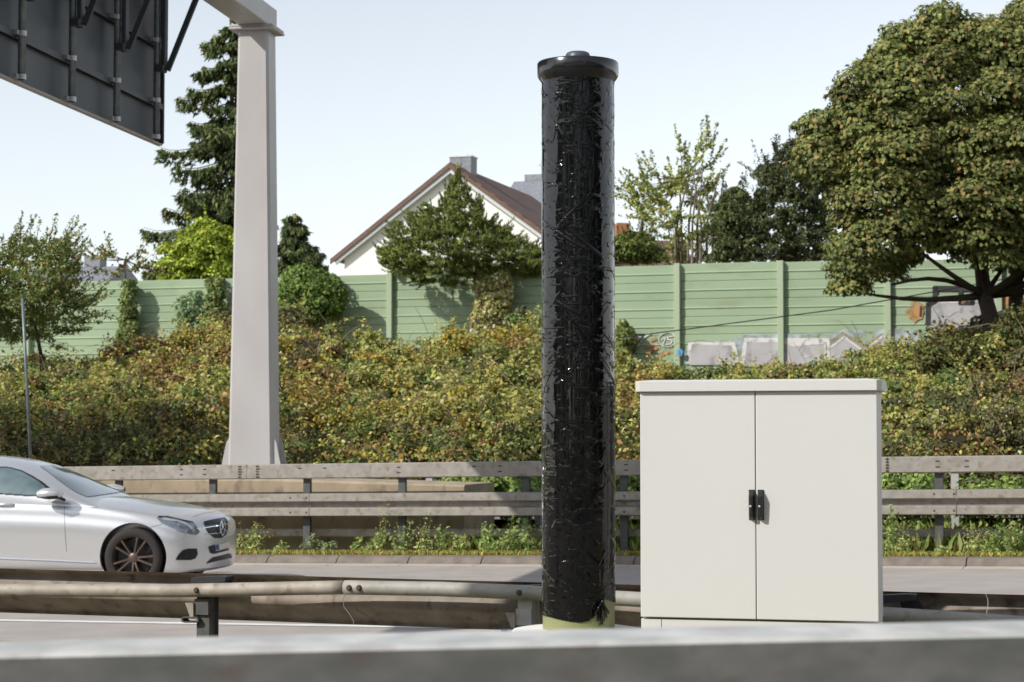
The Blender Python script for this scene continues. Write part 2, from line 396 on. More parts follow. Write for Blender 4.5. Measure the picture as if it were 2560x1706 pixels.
# rear guard rail on the far side of the strip
RT = 27.1
rear = thing('guardrail', ST(-8, RT, zfar(-8)+.1), 'second steel guardrail running just behind the long one, pale posts, mostly hidden', 'guardrail')
def zrear(s): return zfar(s)-.02
m_ = MB(); rail_extrude(m_, boxp, -70, 30, RT, zrear); smooth_angle(m_.build('box_beam', M['zinc'], rear), 30)
m_ = MB(); rail_extrude(m_, wprof(True), -70, 30, RT+.09, lambda s: zrear(s)+.40, 1); smooth_angle(m_.build('wave_beam', M['zinc_old'], rear), 30)
for px in (-60, 1075, 1347, 1620, 1880, 2125, 2385, 2640):
    s = s_at(px, RT-.02); c_post(s, RT-.02, zrear(s)-.2, zrear(s)+.948, M['zinc_light'], rear)

# low concrete wall under the gantry post
cw = MB(); s0, s1 = -60, s_at(1168, 26.0)
ztop = lambda s: 1.11+.003*(s+12) if s < s1-3 else 1.11+.003*(s+12)-.07*((s-s1+3)/3)
s1 = s_at(1168, 25.2)
rings = []
for s in [s0]+list(np.linspace(-40, s1-3, 16))+list(np.linspace(s1-2.5, s1, 6)):
    rings.append([ST(s, 25.09, zr(s)), ST(s, 25.09, ztop(s)-.03), ST(s, 25.12, ztop(s)), ST(s, 26.2, ztop(s)+.01), ST(s, 26.25, ztop(s)-.04), ST(s, 26.25, zr(s))])
cw.loft(rings)
tag(cw.build('concrete_wall', M['concrete']), 'low stained concrete wall seen through the guardrail under the gantry post', 'wall')

# middle barrier, seen from its back
MT = 11.63
mid = thing('guardrail', ST(-4, MT, .1), 'low rounded steel guardrail seen from behind, in front of the silver car', 'guardrail')
zm = lambda s: .468
m_ = MB()
mj = [s_at(860, MT), s_at(2480, MT)]
cuts = [-40, mj[0]-4, mj[0], mj[0]+4, mj[1]+.6, 25]
for a, b_ in zip(cuts[:-1], cuts[1:]): rail_extrude(m_, wprof(False), a+.002, b_-.002, MT, zm, 1, .5, .012)
m_.build_each('wave_beam', M['zinc_dark'], mid, ang=50)
PT = MT-.165
pw = [plane_hit(x, y, ST(0, PT, 0), N) for x, y in ((-900, 1458), (-400, 1470), (0, 1476), (450, 1477), (700, 1472), (857, 1469))]
pw2 = [plane_hit(x, y, ST(0, PT, 0), N) for x, y in ((863, 1469), (1100, 1473), (1298, 1481), (1560, 1497), (1900, 1517), (2300, 1543), (2560, 1561), (3300, 1615))]
def dense(p, k=6): return [p[i].lerp(p[i+1], j/k) for i in range(len(p)-1) for j in range(k)]+[p[-1]]
m_ = MB(); m_.tube(dense(pw), .044, 20); m_.build('tube_rail', M['zinc_old'], mid, smooth=True)
m_ = MB(); m_.tube(dense(pw2), .045, 20); m_.build('tube_rail', M['zinc_pipe'], mid, smooth=True)
for i, px in enumerate((522, 1320, 2218, -250, 3100)):
    s = s_at(px, MT-.08); lite = i == 1
    pm = M['zinc_light'] if lite else M['zinc_post']
    p = MB()
    pr = [(-.05, -.045), (.035, -.045), (.035, .04), (.06, .04), (.06, .034), (.041, .034), (.041, -.052), (-.05, -.052)]
    p.loft([[ST(s+x, MT-.075+y, z) for x, y in pr] for z in (zr(s)-.1, .69)])
    po = p.build('post', pm, mid)
    pz = .752
    b = MB(); b.loft([[ST(s+x, MT-.10+y, pz+z) for x, z in ((-.095, -.008), (-.085, .008), (.12, .022), (.155, .018), (.155, -.012), (-.02, -.034), (-.06, -.036), (-.088, -.030))] for y in (-.03, .09)])
    b.build('strap', M['bracket'], mid)
    b = MB(); b.prism([ST(s+.14, MT-.06, pz+.026), ST(s+.22, MT-.06, pz-.10), ST(s+.08, MT-.06, pz-.10), ST(s+.05, MT-.06, pz+.0)], N*.012); b.build('gusset', M['bracket'], mid)
    b = MB(); b.prism([ST(s-.115, PT-.0, .60), ST(s-.055, PT, .60), ST(s-.055, PT, .505), ST(s-.075, PT, .505)], N*.03); b.build('clamp', M['zinc_old'], mid)
    n = 12
    def ring(y, r1, r2): return [ST(s-.115+(r1*math.cos(a) if math.cos(a) < 0 else r1*math.cos(a)+.07), PT+.0+y, .492+r2*math.sin(a)) for a in [2*math.pi*k/n for k in range(n)]]
    b = MB(); b.loft([ring(0, .03, .021), ring(.08, .03, .021), ring(.08, .018, .013), ring(0, .018, .013), ring(0, .03, .021)], True, False); b.build('loop_bracket', M['zinc_post'], mid)
    b = MB(); b.box(ST(s-.005, MT-.115, .575), .10, .07, .10, U, N); b.build('spacer', pm, mid)
bo = MB()
for px, py in ((491, 1476), (873, 1470), (898, 1470), (1298, 1482)):
    bo.lathe([(.019, -.006), (.019, .006), (.012, .018)], plane_hit(px, py, ST(0, PT-.042, 0), N), 12, -N)
bo.build_each('bolt', M['bolt'], mid)

# near guard rail right in front of the camera
nr = thing('guardrail', (0, 2.8, .42), 'blurred grey top beam of the guardrail nearest the camera, across the bottom edge', 'guardrail')
nb = MB(); d = Vector((1, .105, 0)).normalized(); e = Vector((-d.y, d.x, 0))
def npt(x, y, z): return Vector((0, 2.75, 0))+d*x+e*y+UP*z
NL = P(0, 1589, 2.84).z; NR_ = P(2560, 1544, 2.96).z
rg = []
for x in np.linspace(-8, 8, 9):
    zt = NL+(NR_-NL)*(x+.73)/1.48
    rg.append([npt(x, y, zt+z) for y, z in ((.07, -.2), (.07, -.175), (-.086, -.012), (-.09, -.006), (-.084, 0), (.084, 0), (.09, -.006), (.09, -.19), (.085, -.2))])
nb.loft(rg); smooth_angle(nb.build('box_beam', M['zinc_near'], nr), 40)
for x in (-3.1, -1.77, -.44, .89, 2.22, 3.55):
    p = MB(); p.box(npt(x, .0, .79), .1, .06, .78, d, e); p.build('post', M['zinc_post'], nr)
nb = MB(); nb.loft([[npt(x, -.02-a, .72+z) for a, z in wprof(True)] for x in (-8, 8)]); nb.build('wave_beam', M['zinc_near'], nr)

# ------------------------------------------------------------------ gantry and overhead sign
G = Vector((.164, 1, 0)).normalized(); GX = Vector((G.y, -G.x, 0))      # G away from camera, GX to the right
PB = P(636, 1100, 28.55); PB = Vector((PB.x, PB.y, 0))
gan = thing('gantry', (PB.x, PB.y, 1.1), 'pale grey tapering steel gantry post carrying an arm towards the upper left', 'gantry')
def oct_ring(c, w, dpt, z, ch=.035):
    pts = [(-w/2+ch, -dpt/2), (w/2-ch, -dpt/2), (w/2, -dpt/2+ch), (w/2, dpt/2-ch), (w/2-ch, dpt/2), (-w/2+ch, dpt/2), (-w/2, dpt/2-ch), (-w/2, -dpt/2+ch)]
    return [c+GX*x+G*y+UP*z for x, y in pts]
TZ = 7.50
pm = MB(); pm.loft([oct_ring(PB, .66-.0, .42, 1.08), oct_ring(PB+GX*.0, .445, .42, TZ)])
# the foot is wider on both sides, the axis shifts slightly
post = pm.build('post', M['gantry'], gan)
fl = MB(); fl.box(PB+UP*(TZ+.02), .66, .60, .035, GX, G, bev=.01); fl.box(PB+UP*(TZ+.058), .64, .58, .035, GX, G, bev=.01)
fl.build_each('flange', M['gantry'], gan)
ar = MB(); L0 = .27; L1 = -21.5
rings = []
for k in (L0, -3, -8, -14, L1):
    c = PB+G*k
    rings.append([c+GX*x+UP*z for x, z in ((-.2, TZ+.078), (.2, TZ+.078), (.215, TZ+.095), (.215, TZ+.375), (.2, TZ+.39), (-.2, TZ+.39), (-.215, TZ+.375), (-.215, TZ+.095))])
ar.loft(rings); ar.build('arm', M['gantry'], gan)
c2 = PB+G*(L1+.25); pm = MB(); pm.loft([oct_ring(c2, .66, .42, .3), oct_ring(c2, .445, .42, TZ+.075)]); pm.build('post', M['gantry'], gan)
st = MB()
for sgn, y in ((-1, -.16), (1, -.16), (-1, .16), (1, .16)):
    x0 = sgn*.315
    st.prism([PB+GX*x0+G*y+UP*1.09, PB+GX*(x0+sgn*.16)+G*y+UP*1.09, PB+GX*(x0+sgn*.05)+G*y+UP*1.62, PB+GX*(x0-sgn*.02)+G*y+UP*1.72], G*.018)
st.build_each('stiffener', M['gantry'], gan)
fp = MB(); fp.box(PB+UP*1.10, 1.1, .66, .035, GX, G); fp.build('base_plate', M['gantry'], gan)

c0 = P(401, 362, 27.0)
def SG(k, off, z): # k metres toward the camera along the sign from its far edge
    return Vector((c0.x, c0.y, 0))-G*k+GX*off+UP*z
ZB = 5.63; ZT = 8.9; SL = 15.5
sgn = thing('overhead_sign', SG(0, 0, ZB), 'dark back of a big overhead traffic sign, ribbed with pipes and struts, top left', 'sign')
b = MB(); b.box(SG(SL/2, -.02, (ZB+ZT)/2), .018, SL, ZT-ZB, GX, G); b.build('panel', M['sign_back'], sgn)
b = MB()
b.box(SG(SL/2, .012, ZB+.012), .07, SL-.1, .025, GX, G); b.box(SG(SL/2, .012, ZT-.01), .07, SL, .025, GX, G)
b.build('bottom_edge', M['sign_edge'], sgn)
b = MB(); b.box(SG(.02, .02, (ZB+ZT)/2), .075, .04, ZT-ZB-.06, GX, G, bev=.012); b.box(SG(.16, .0, (ZB+ZT)/2), .045, .03, ZT-ZB-.1, GX, G)
b.build('side_edge', M['pipe_dark'], sgn)
b = MB()
for z in (6.18, 6.99, 7.8, 8.6): 
    b.box(SG(SL/2, .02, z), .06, SL-.1, .03, GX, G)
    b.box(SG(SL/2, .045, z-.03), .012, SL-.1, .06, GX, G)
b.build('rail', M['pipe_dark'], sgn)
kk = [.46, 1.95, 3.44, 4.92]+[6.4+1.48*i for i in range(6)]
for k in kk:
    b = MB(); b.tube([SG(k, .105, ZB+.03), SG(k, .105, 8.8)], .044, 14); pp = b.build('pipe', M['pipe'], sgn, smooth=True)
    b = MB()
    for z in (ZB+.06, 6.18, 6.99, 7.8): b.lathe([(.052, -.03), (.052, .03)], SG(k, .105, z), 14); b.box(SG(k+.08, .07, z), .05, .06, .05, GX, G)
    b.build_each('clamp', M['clamp'], pp)
    b = MB(); b.box(SG(k-.02, .20, 7.75), .06, .12, 2.3, GX, G, bev=.01); b.box(SG(k, .16, 6.60), .12, .17, .09, GX, G, bev=.01)
    b.build('bracket', M['pipe_dark'], sgn)
    b = MB(); a0 = SG(k-.03, .24, 6.58); a1 = SG(k-.10, .66, 7.68); ax = (a1-a0).normalized()
    b.box((a0+a1)/2, .07, .05, (a1-a0).length, ax.cross(G).normalized(), G, ax); b.build('strut', M['pipe_dark'], sgn)

# thin leaning pole at the left
pl = thing('marker_pole', P(79, 1190, 29.5), 'thin grey leaning pole standing before the bushes at the left edge', 'pole')
b = MB(); b.tube([P(80, 1215, 29.5), P(66, 940, 29.5), P(56, 743, 29.5)], [.024, .023, .022], 12); b.build('tube', M['pipe'], pl, smooth=True)
b = MB(); b.lathe([(.026, 0), (.026, .03), (.01, .045)], P(56, 745, 29.5), 12); b.build('cap', M['zinc_post'], pl)

# ------------------------------------------------------------------ green noise barrier with graffiti
BA = R(17.3); BU = Vector((math.cos(BA), -math.sin(BA), 0)); BN = Vector((math.sin(BA), math.cos(BA), 0)); B0 = Vector((0, 52, 0))
def BP(px, py, off=0): return plane_hit(px, py, B0-BN*off, BN)
def topy(px): return np.interp(px, [-600, 200, 520, 978, 1300, 1560, 1690, 1950, 2300, 3000], [726, 705, 698, 686, 674, 667, 661, 654, 650, 640])
ppx = [-400, -170, 75, 317, 533, 757, 978, 1209, 1447, 1695, 1953, 2220, 2497, 2790]
bar = thing('noise_barrier', BP(1280, 1000), 'long green ribbed noise barrier wall with graffiti on its right half, above the bushes', 'wall')
for a, b_ in zip(ppx[:-1], ppx[1:]):
    mid_ = (a+b_)/2; zt = BP(mid_, topy(mid_)).z
    pa, pb = BP(a, 900), BP(b_, 900); w = (pb-pa).length; c = (pa+pb)/2
    prof = []; z = zt; n = 0
    while z > zt-4.3:
        prof += [(-.0, z), (-.022, z-.012), (-.022, z-.20), (-.035, z-.225), (-.035, z-.235), (-.014, z-.26), (-.010, z-.435), (.012, z-.445)]
        z -= .45
    pts = [(c.x, c.y)]
    ring = lambda s: [Vector((c.x, c.y, 0))+BU*s+BN*o+UP*z for o, z in prof+[(.12, prof[-1][1]), (.12, zt)]]
    q = MB(); q.loft([ring(-w/2+.05), ring(w/2-.05)]); q.build('panel', M['green'], bar)
for a in ppx:
    pa = BP(a, topy(a)-1); q = MB(); q.box(Vector((pa.x, pa.y, pa.z-2.2))-BN*.06, .15, .20, 4.4, BU, BN, bev=.01); q.build('post', M['green_post'], bar)
def spray(m, lo, hi, sc=7):
    nt = M[m].node_tree; L = nt.links; n = nt.nodes.new('ShaderNodeTexNoise'); n.inputs['Scale'].default_value = sc; n.inputs['Detail'].default_value = 6
    tc = nt.nodes.new('ShaderNodeTexCoord'); L.new(tc.outputs['Object'], n.inputs['Vector']); r = ramp(nt, [(lo, (0, 0, 0)), (hi, (1, 1, 1))]); L.new(n.outputs[0], r.inputs[0]); L.new(r.outputs[0], nt.nodes['Principled BSDF'].inputs['Alpha'])
spray('g_blue', .36, .60, 3); spray('g_orange', .34, .56, 5); spray('g_olive', .3, .55, 4); spray('g_grey', .22, .46, 3); spray('g_pale', .25, .5, 6); spray('g_red', .35, .5, 8)
def gpoly(pts, m, off, name='graffiti'):
    q = MB(); q.prism([BP(x, y, off) for x, y in pts], BN*.006); return q.build(name, M[m], bar)
def gstroke(pts, w, m, off, name='graffiti'):
    q = MB(); V = [BP(x, y, off) for x, y in pts]; w = w/95/2
    for a, b_ in zip(V[:-1], V[1:]):
        d = (b_-a).normalized(); e = BN.cross(d).normalized()
        a2 = a-d*w*.7; b2 = b_+d*w*.7
        q.prism([a2-e*w, b2-e*w, b2+e*w, a2+e*w], BN*.005)
    return q.build(name, M[m], bar)
gx = lambda x: 1560+x/3.46; gy = lambda y: 780+y/3.46
def jit(pts, amp=3, n=4, seed=1):
    r = random.Random(seed); out = []
    for (x0, y0), (x1, y1) in zip(pts, pts[1:]+pts[:1]):
        for i in range(n): out.append((x0+(x1-x0)*i/n+r.uniform(-amp, amp), y0+(y1-y0)*i/n+r.uniform(-amp, amp)))
    return out
gpoly(jit([(gx(520), gy(330)), (gx(720), gy(262)), (gx(960), gy(225)), (gx(1050), gy(195)), (gx(1340), gy(185)), (gx(1780), gy(190)), (gx(1930), gy(150)), (gx(2100), gy(160)), (gx(2240), gy(150)), (gx(2420), gy(140)), (gx(2600), gy(200)), (gx(2600), gy(420)), (gx(520), gy(450))], 2.5, 6), 'g_blue', .045)
gpoly([(gx(555), gy(262)), (gx(960), gy(262)), (gx(1000), gy(440)), (gx(540), gy(450))], 'g_pale', .052)
gpoly([(gx(585), gy(280)), (gx(930), gy(290)), (gx(960), gy(460)), (gx(570), gy(460))], 'g_grey', .059)
gpoly([(gx(1040), gy(225)), (gx(1780), gy(228)), (gx(1780), gy(470)), (gx(1000), gy(470))], 'g_pale', .052)
gpoly([(gx(1065), gy(262)), (gx(1340), gy(262)), (gx(1470), gy(300)), (gx(1730), gy(275)), (gx(1735), gy(470)), (gx(1040), gy(470))], 'g_grey', .059)
gstroke([(gx(1470), gy(292)), (gx(1738), gy(268)), (gx(1745), gy(460))], 5, 'g_pale', .066)
gstroke([(gx(1540), gy(388)), (gx(1735), gy(388))], 2.5, 'g_pale', .066)
gpoly([(gx(1780), gy(250)), (gx(1890), gy(170)), (gx(1980), gy(222)), (gx(2005), gy(205)), (gx(2085), gy(288)), (gx(2230), gy(185)), (gx(2380), gy(260)), (gx(2420), gy(450)), (gx(1780), gy(450))], 'g_olive', .052)
gpoly([(gx(1785), gy(320)), (gx(1905), gy(222)), (gx(2070), gy(345)), (gx(2240), gy(215)), (gx(2400), gy(300)), (gx(2420), gy(460)), (gx(1785), gy(460))], 'g_grey', .059)
gstroke([(gx(1785), gy(310)), (gx(1905), gy(217)), (gx(2050), gy(325))], 5, 'g_pale', .066)
gstroke([(gx(2065), gy(348)), (gx(2240), gy(207)), (gx(2300), gy(230))], 5, 'g_pale', .066)
gstroke([(gx(1800), gy(370)), (gx(1830), gy(388)), (gx(2060), gy(388))], 2.5, 'g_pale', .066)
cxp, cyp = 1668, 849
gstroke([(cxp+21*math.cos(a), cyp+18.5*math.sin(a)) for a in [2*math.pi*i/22 for i in range(23)]], 3.2, 'g_pale', .052)
gstroke([(1652, 850), (1664, 844), (1658, 860)], 3, 'g_pale', .052)
gstroke([(1682, 841), (1670, 842), (1668, 849), (1676, 850), (1680, 855), (1674, 861), (1664, 862)], 3, 'g_pale', .052)
gpoly([(1540, 834), (1612, 836), (1592, 872), (1560, 910), (1540, 905)], 'g_grey', .045)
gstroke([(1540, 837), (1610, 837), (1596, 860), (1570, 905)], 5, 'g_black', .052)
gstroke([(1624, 834), (1608, 846), (1594, 866)], 4, 'g_pale', .058)
gstroke([(1612, 872), (1632, 862)], 5, 'g_red', .05); gstroke([(1628, 852), (1640, 848)], 6, 'g_orange', .05)
gstroke([(1614, 890), (1632, 878), (1645, 868)], 6, 'g_red', .05); gstroke([(1652, 890), (1672, 880)], 5, 'g_red', .05)
gpoly([(1693, 876), (1703, 872), (1708, 880), (1704, 890), (1694, 888)], 'g_bluedot', .20)
hx = lambda x: 2200+x/6.533; hy = lambda y: 680+y/6.533
gpoly(jit([(hx(940), hy(400)), (hx(1800), hy(400)), (hx(2300), hy(430)), (hx(2500), hy(900)), (hx(1300), hy(1050)), (hx(800), hy(900)), (hx(830), hy(560))], 2, 3, 4), 'g_grey', .045)
gstroke([(hx(1950), hy(270)), (hx(900), hy(270)), (hx(900), hy(480)), (hx(790), hy(540)), (hx(785), hy(840))], 12, 'g_black', .052)
gstroke([(hx(1310), hy(300)), (hx(1310), hy(510)), (hx(1510), hy(510)), (hx(1510), hy(280))], 9, 'g_black', .059)
gstroke([(hx(940), hy(500)), (hx(1290), hy(495))], 4, 'g_pale', .052)
gpoly(jit([(hx(580), hy(430)), (hx(720), hy(560)), (hx(700), hy(760)), (hx(570), hy(840)), (hx(450), hy(700)), (hx(400), hy(640))], 2.5, 3, 8), 'g_orange', .045)
gstroke([(hx(670), hy(570)), (hx(660), hy(720))], 5, 'g_black', .052)
gpoly([(hx(1280), hy(880)), (hx(1550), hy(860)), (hx(1580), hy(1080)), (hx(1300), hy(1100))], 'g_black', .052)
gstroke([(hx(1440)+12*math.cos(a), hy(990)+14*math.sin(a)) for a in [2*math.pi*i/14 for i in range(15)]], 6, 'g_orange', .059)
gstroke([(hx(1350), hy(510)), (hx(1420), hy(430)), (hx(1500), hy(430))], 6, 'g_orange', .066)
gpoly([(hx(1900), hy(420)), (hx(2100), hy(330)), (hx(2300), hy(600)), (hx(2200), hy(900)), (hx(1950), hy(600))], 'g_orange', .056)
cb = MB(); cb.tube([P(1540, 846, 49.2), P(1705, 825, 48.7), P(2077, 776, 47.7), P(2470, 706, 46.6), P(2800, 640, 45.7)], .014, 6)
tag(cb.build('cable', M['slot']), 'thin black cable slanting across the green noise barrier', 'cable')

# ------------------------------------------------------------------ houses
def house_white():
    Y = 80.0; ap = P(1130, 412, Y); th = math.atan(.304)
    e1 = Vector((math.cos(th), -math.sin(th), 0)); g = Vector((math.sin(th), math.cos(th), 0))   # e1 along the gable, g along the ridge
    hw = 4.62; drop = 3.36
    h = thing('house', Vector((ap.x, ap.y, 0)), 'white rendered gable house with brown tiled roof behind the conifer shrub', 'house')
    def Q(a, c, z): return Vector((ap.x, ap.y, 0))+e1*a+g*c+UP*z
    zt = ap.z-.12; ze = zt-drop; Ld = 11
    w = MB(); w.prism([Q(-hw, 0, 0), Q(hw, 0, 0), Q(hw, 0, ze), Q(0, 0, zt), Q(-hw, 0, ze)], g*Ld); w.build('wall', M['render'], h)
    r = MB(); sl_ = drop/hw; ov = .28; u = .16
    for sg in (-1, 1):
        a1 = sg*(hw+.45); z1 = zt-sl_*(hw+.45)
        poly = [Q(0, -ov, zt+.02), Q(a1, -ov, z1+.02), Q(a1, -ov, z1+u), Q(0, -ov, zt+u+.02)]
        me = bpy.data.meshes.new('roof'); vs = [p for p in poly]+[p+g*(Ld+2*ov) for p in poly]
        me.from_pydata([tuple(v) for v in vs], [], [(3, 2, 1, 0), (4, 5, 6, 7), (0, 1, 5, 4), (1, 2, 6, 5), (2, 3, 7, 6)])
        uv = me.uv_layers.new(name='UVMap'); ln = math.hypot(hw+.45, (hw+.45)*sl_); W = Ld+2*ov
        cs = {0: (0, 0), 1: (0, ln), 2: (0, ln), 3: (0, 0), 4: (W, 0), 5: (W, ln), 6: (W, ln), 7: (W, 0)}
        for lp in me.loops: uv.data[lp.index].uv = cs[lp.vertex_index]
        rf = link('roof', me, M['tiles'], h)
    v = MB()
    for sg in (-1, 1):
        n = 15
        for i in range(n):
            a0 = sg*(hw+.5)*i/n; a1 = sg*(hw+.5)*(i+1)/n; zz = lambda a: zt-sl_*abs(a)
            v.prism([Q(a0, -ov-.05, zz(a0)-.06), Q(a1, -ov-.05, zz(a1)-.06), Q(a1, -ov-.05, zz(a1)+.15), Q(a0, -ov-.05, zz(a0)+.12)], g*.10)
    v.build('verge_tile', M['roof_edge'], h)
    v = MB()
    for sg in (-1, 1):
        zz = lambda a: zt-sl_*abs(a)
        a1 = sg*(hw+.3)
        v.prism([Q(0, -ov+.02, zz(0)-.06), Q(a1, -ov+.02, zz(a1)-.06), Q(a1, -ov+.02, zz(a1)-.22), Q(0, -ov+.02, zz(0)-.24)], g*.2)
    v.build('fascia', M['white_trim'], h)
    c = MB(); cc = Q(-.15, 1.9, zt-.15); c.box(cc, .92, .8, 1.6, e1, g); ch = c.build('chimney', M['slate'], h)
    c = MB(); c.box(cc+UP*.82, .98, .86, .06, e1, g); c.box(cc+UP*.88, .45, .4, .08, e1, g); c.build('chimney_cap', M['white_trim'], ch)
house_white()
def far_house(px, py, Y, w, hgt, rot, label, mroof, mwall, chim, antenna=False, name='house'):
    ap = P(px, py, Y); e1 = Vector((math.cos(rot), math.sin(rot), 0)); g = Vector((-math.sin(rot), math.cos(rot), 0))
    h = thing(name, Vector((ap.x, ap.y, 0)), label, 'house')
    Q = lambda a, c, z: Vector((ap.x, ap.y, 0))+e1*a+g*c+UP*z
    zt = ap.z; ze = zt-hgt
    q = MB(); q.box(Q(0, 0, ze/2), w, 7, ze, e1, g); q.build('wall', mwall, h)
    q = MB(); q.prism([Q(-w/2-.3, -3.8, ze), Q(-w/2-.3, 3.8, ze), Q(-w/2-.3, 0, zt)], e1*(w+.6)); q.build('roof', mroof, h)
    a, dz, cw_, chh = chim
    q = MB(); q.box(Q(a, .2, zt+dz), cw_, .8, chh, e1, g); c = q.build('chimney', M['slate'] if name == 'house' else M['brick'], h)
    if antenna:
        q = MB(); q.tube([Q(a+.05, .2, zt+dz+chh/2), Q(a+.05, .2, zt+dz+chh/2+.75)], .05, 6); q.box(Q(a+.05, .2, zt+dz+chh/2+.5), .35, .04, .04); q.build('antenna', M['zinc_light'], c)
    return h
far_house(190, 668, 95, 4.6, 1.6, R(-12), 'distant house with grey roof and dark chimney behind the left tree', M['slate'], M['slate'], (.9, -.1, .8, 1.2))
far_house(1345, 452, 100, 1.9, 2.2, R(-17), 'slate clad house top with antenna peeking out right of the brown roof', M['slate'], M['slate'], (.1, -.5, 1.5, 1.6), True)
far_house(1556, 600, 90, 5, 2.2, R(10), 'distant house with an orange brick chimney right of the black column', M['roof_edge'], M['render'], (.0, .2, .55, 1.1), False, 'brick_house')

# ------------------------------------------------------------------ foliage
def fast_mesh(name, V, faces_n, cols, m, parent, k):
    """V (N*k,3) verts, each face uses k consecutive verts"""
    n = len(V)//k; me = bpy.data.meshes.new(name)
    me.vertices.add(len(V)); me.vertices.foreach_set('co', np.ascontiguousarray(V, dtype=np.float32).ravel())
    me.loops.add(len(V)); me.loops.foreach_set('vertex_index', np.arange(len(V), dtype=np.int32))
    me.polygons.add(n); me.polygons.foreach_set('loop_start', np.arange(0, len(V), k, dtype=np.int32))
    me.update(calc_edges=True)
    at = me.color_attributes.new('Col', 'FLOAT_COLOR', 'POINT')
    c = np.ones((len(V), 4), dtype=np.float32); c[:, :3] = np.repeat(cols, k, 0); at.data.foreach_set('color', c.ravel())
    me.materials.append(m)
    o = bpy.data.objects.new(name, me); COL.objects.link(o)
    if parent: o.parent = parent; o.matrix_parent_inverse = parent_world(parent).inverted()
    return o
def unit(a): return a/np.maximum(np.linalg.norm(a, axis=1, keepdims=True), 1e-6)
def leaves(name, C, Nr, Dr, size, cols, m, parent, aspect=.6, fold=.25, shape='kite'):
    """C centres, Nr normals, Dr pointing direction (projected on the leaf plane)"""
    Nr = unit(Nr); Dr = unit(Dr-Nr*(Dr*Nr).sum(1, keepdims=True)); S = np.cross(Nr, Dr)
    L = size[:, None]; n = len(C)
    if shape == 'kite':
        tpl = [(-.5, 0, 0), (-.05, aspect*.5, fold*.4), (.5, 0, -fold*.3), (-.05, -aspect*.5, fold*.4)]
    elif shape == 'lobe':
        a = aspect
        tpl = [(-.45, 0, 0), (-.25, a*.5, .08), (.05, a*.28, .05), (.18, a*.48, -.05), (.55, 0, -fold*.5), (.18, -a*.48, -.05), (.05, -a*.28, .05), (-.25, -a*.5, .08)]
    V = np.empty((n, len(tpl), 3), dtype=np.float32)
    for i, (d, s_, h) in enumerate(tpl): V[:, i] = C+Dr*L*d+S*L*s_+Nr*L*h
    return fast_mesh(name, V.reshape(-1, 3), None, cols, m, parent, len(tpl))
def in_poly(x, y, poly):
    ins = np.zeros(len(x), bool); n = len(poly)
    for i in range(n):
        x0, y0 = poly[i]; x1, y1 = poly[(i+1) % n]
        c = ((y0 > y) != (y1 > y)) & (x < (x1-x0)*(y-y0)/((y1-y0) if y1 != y0 else 1e-9)+x0); ins ^= c
    return ins
def edge_dist(x, y, poly):
    d = np.full(len(x), 1e9); n = len(poly)
    for i in range(n):
        ax, ay = poly[i]; bx, by = poly[(i+1) % n]; vx, vy = bx-ax, by-ay; L2 = vx*vx+vy*vy+1e-9
        t = np.clip(((x-ax)*vx+(y-ay)*vy)/L2, 0, 1); d = np.minimum(d, np.hypot(x-ax-t*vx, y-ay-t*vy))
    return d
GAIN = 1.75
def pick(pal, n, wts=None, var=.16):
    pal = np.array(pal, dtype=float); i = rng.choice(len(pal), n, p=None if wts is None else np.array(wts)/sum(wts))
    c = pal[i]*(1+rng.normal(0, var, (n, 1)))*(1+rng.normal(0, .06, (n, 3))); return np.clip(c*GAIN, .004, .75)
def blob_points(cen, rad, per, flat=.8, shell=(.72, 1.08), down=-.25):
    """random points on the shells of many blobs -> pts, outward normals, blob index"""
    n = len(cen)*per; idx = np.repeat(np.arange(len(cen)), per)
    d = unit(rng.normal(size=(n, 3))); low = d[:, 2] < down; d[low, 2] *= -.6; d = unit(d)
    r = rad[idx]*rng.uniform(shell[0], shell[1], n)
    lump = 1+.16*np.sin(d[:, 0]*9+idx)*np.sin(d[:, 2]*8+idx*2)
    p = cen[idx]+d*(r*lump)[:, None]*np.array([1, 1, flat]); return p, d, idx
def wpos(px, py, Y):
    cx = (px-1280)/F; cy = (853-py)/F; dy = math.cos(PITCH)-cy*math.sin(PITCH); dz = math.sin(PITCH)+cy*math.cos(PITCH)
    return np.stack([cx/dy*Y, Y, CAMZ+dz/dy*Y], 1)
def poly_blobs(poly, Y, T, n, r0, r1, front=.7):
    xs = [p[0] for p in poly]; ys = [p[1] for p in poly]; out = []
    sc = F/Y; X = rng.uniform(min(xs), max(xs), n*40); Z = rng.uniform(min(ys), max(ys), n*40)
    rad = rng.uniform(r0, r1, n*40); ok = in_poly(X, Z, poly); X, Z, rad = X[ok], Z[ok], rad[ok]
    ed = edge_dist(X, Z, poly); ok = ed > rad*sc*.72; X, Z, rad, ed = X[ok], Z[ok], rad[ok], ed[ok]
    sel = []; 
    for i in range(len(X)):
        if all((X[i]-X[j])**2+(Z[i]-Z[j])**2 > (.62*sc*min(rad[i], rad[j]))**2 for j in sel[-500:]): sel.append(i)
        if len(sel) >= n: break
    X, Z, rad, ed = X[sel], Z[sel], rad[sel], ed[sel]
    dm = max(ed.max(), 1); th = T*np.sqrt(np.clip(ed/dm, 0, 1)); sg = np.where(rng.random(len(X)) < front, -1, 1)
    YY = Y+sg*th*rng.uniform(.6, 1, len(X))
    return wpos(X, Z, YY), rad*(YY/Y)
def limb_path(a, b, sag=.15, n=6):
    a, b = Vector(a), Vector(b); L = (b-a).length; j = Vector((random.uniform(-1, 1), random.uniform(-1, 1), 0))*L*.08
    return [a.lerp(b, i/(n-1))+j*math.sin(math.pi*i/(n-1))+UP*(L*sag*math.sin(math.pi*i/(n-1))) for i in range(n)]
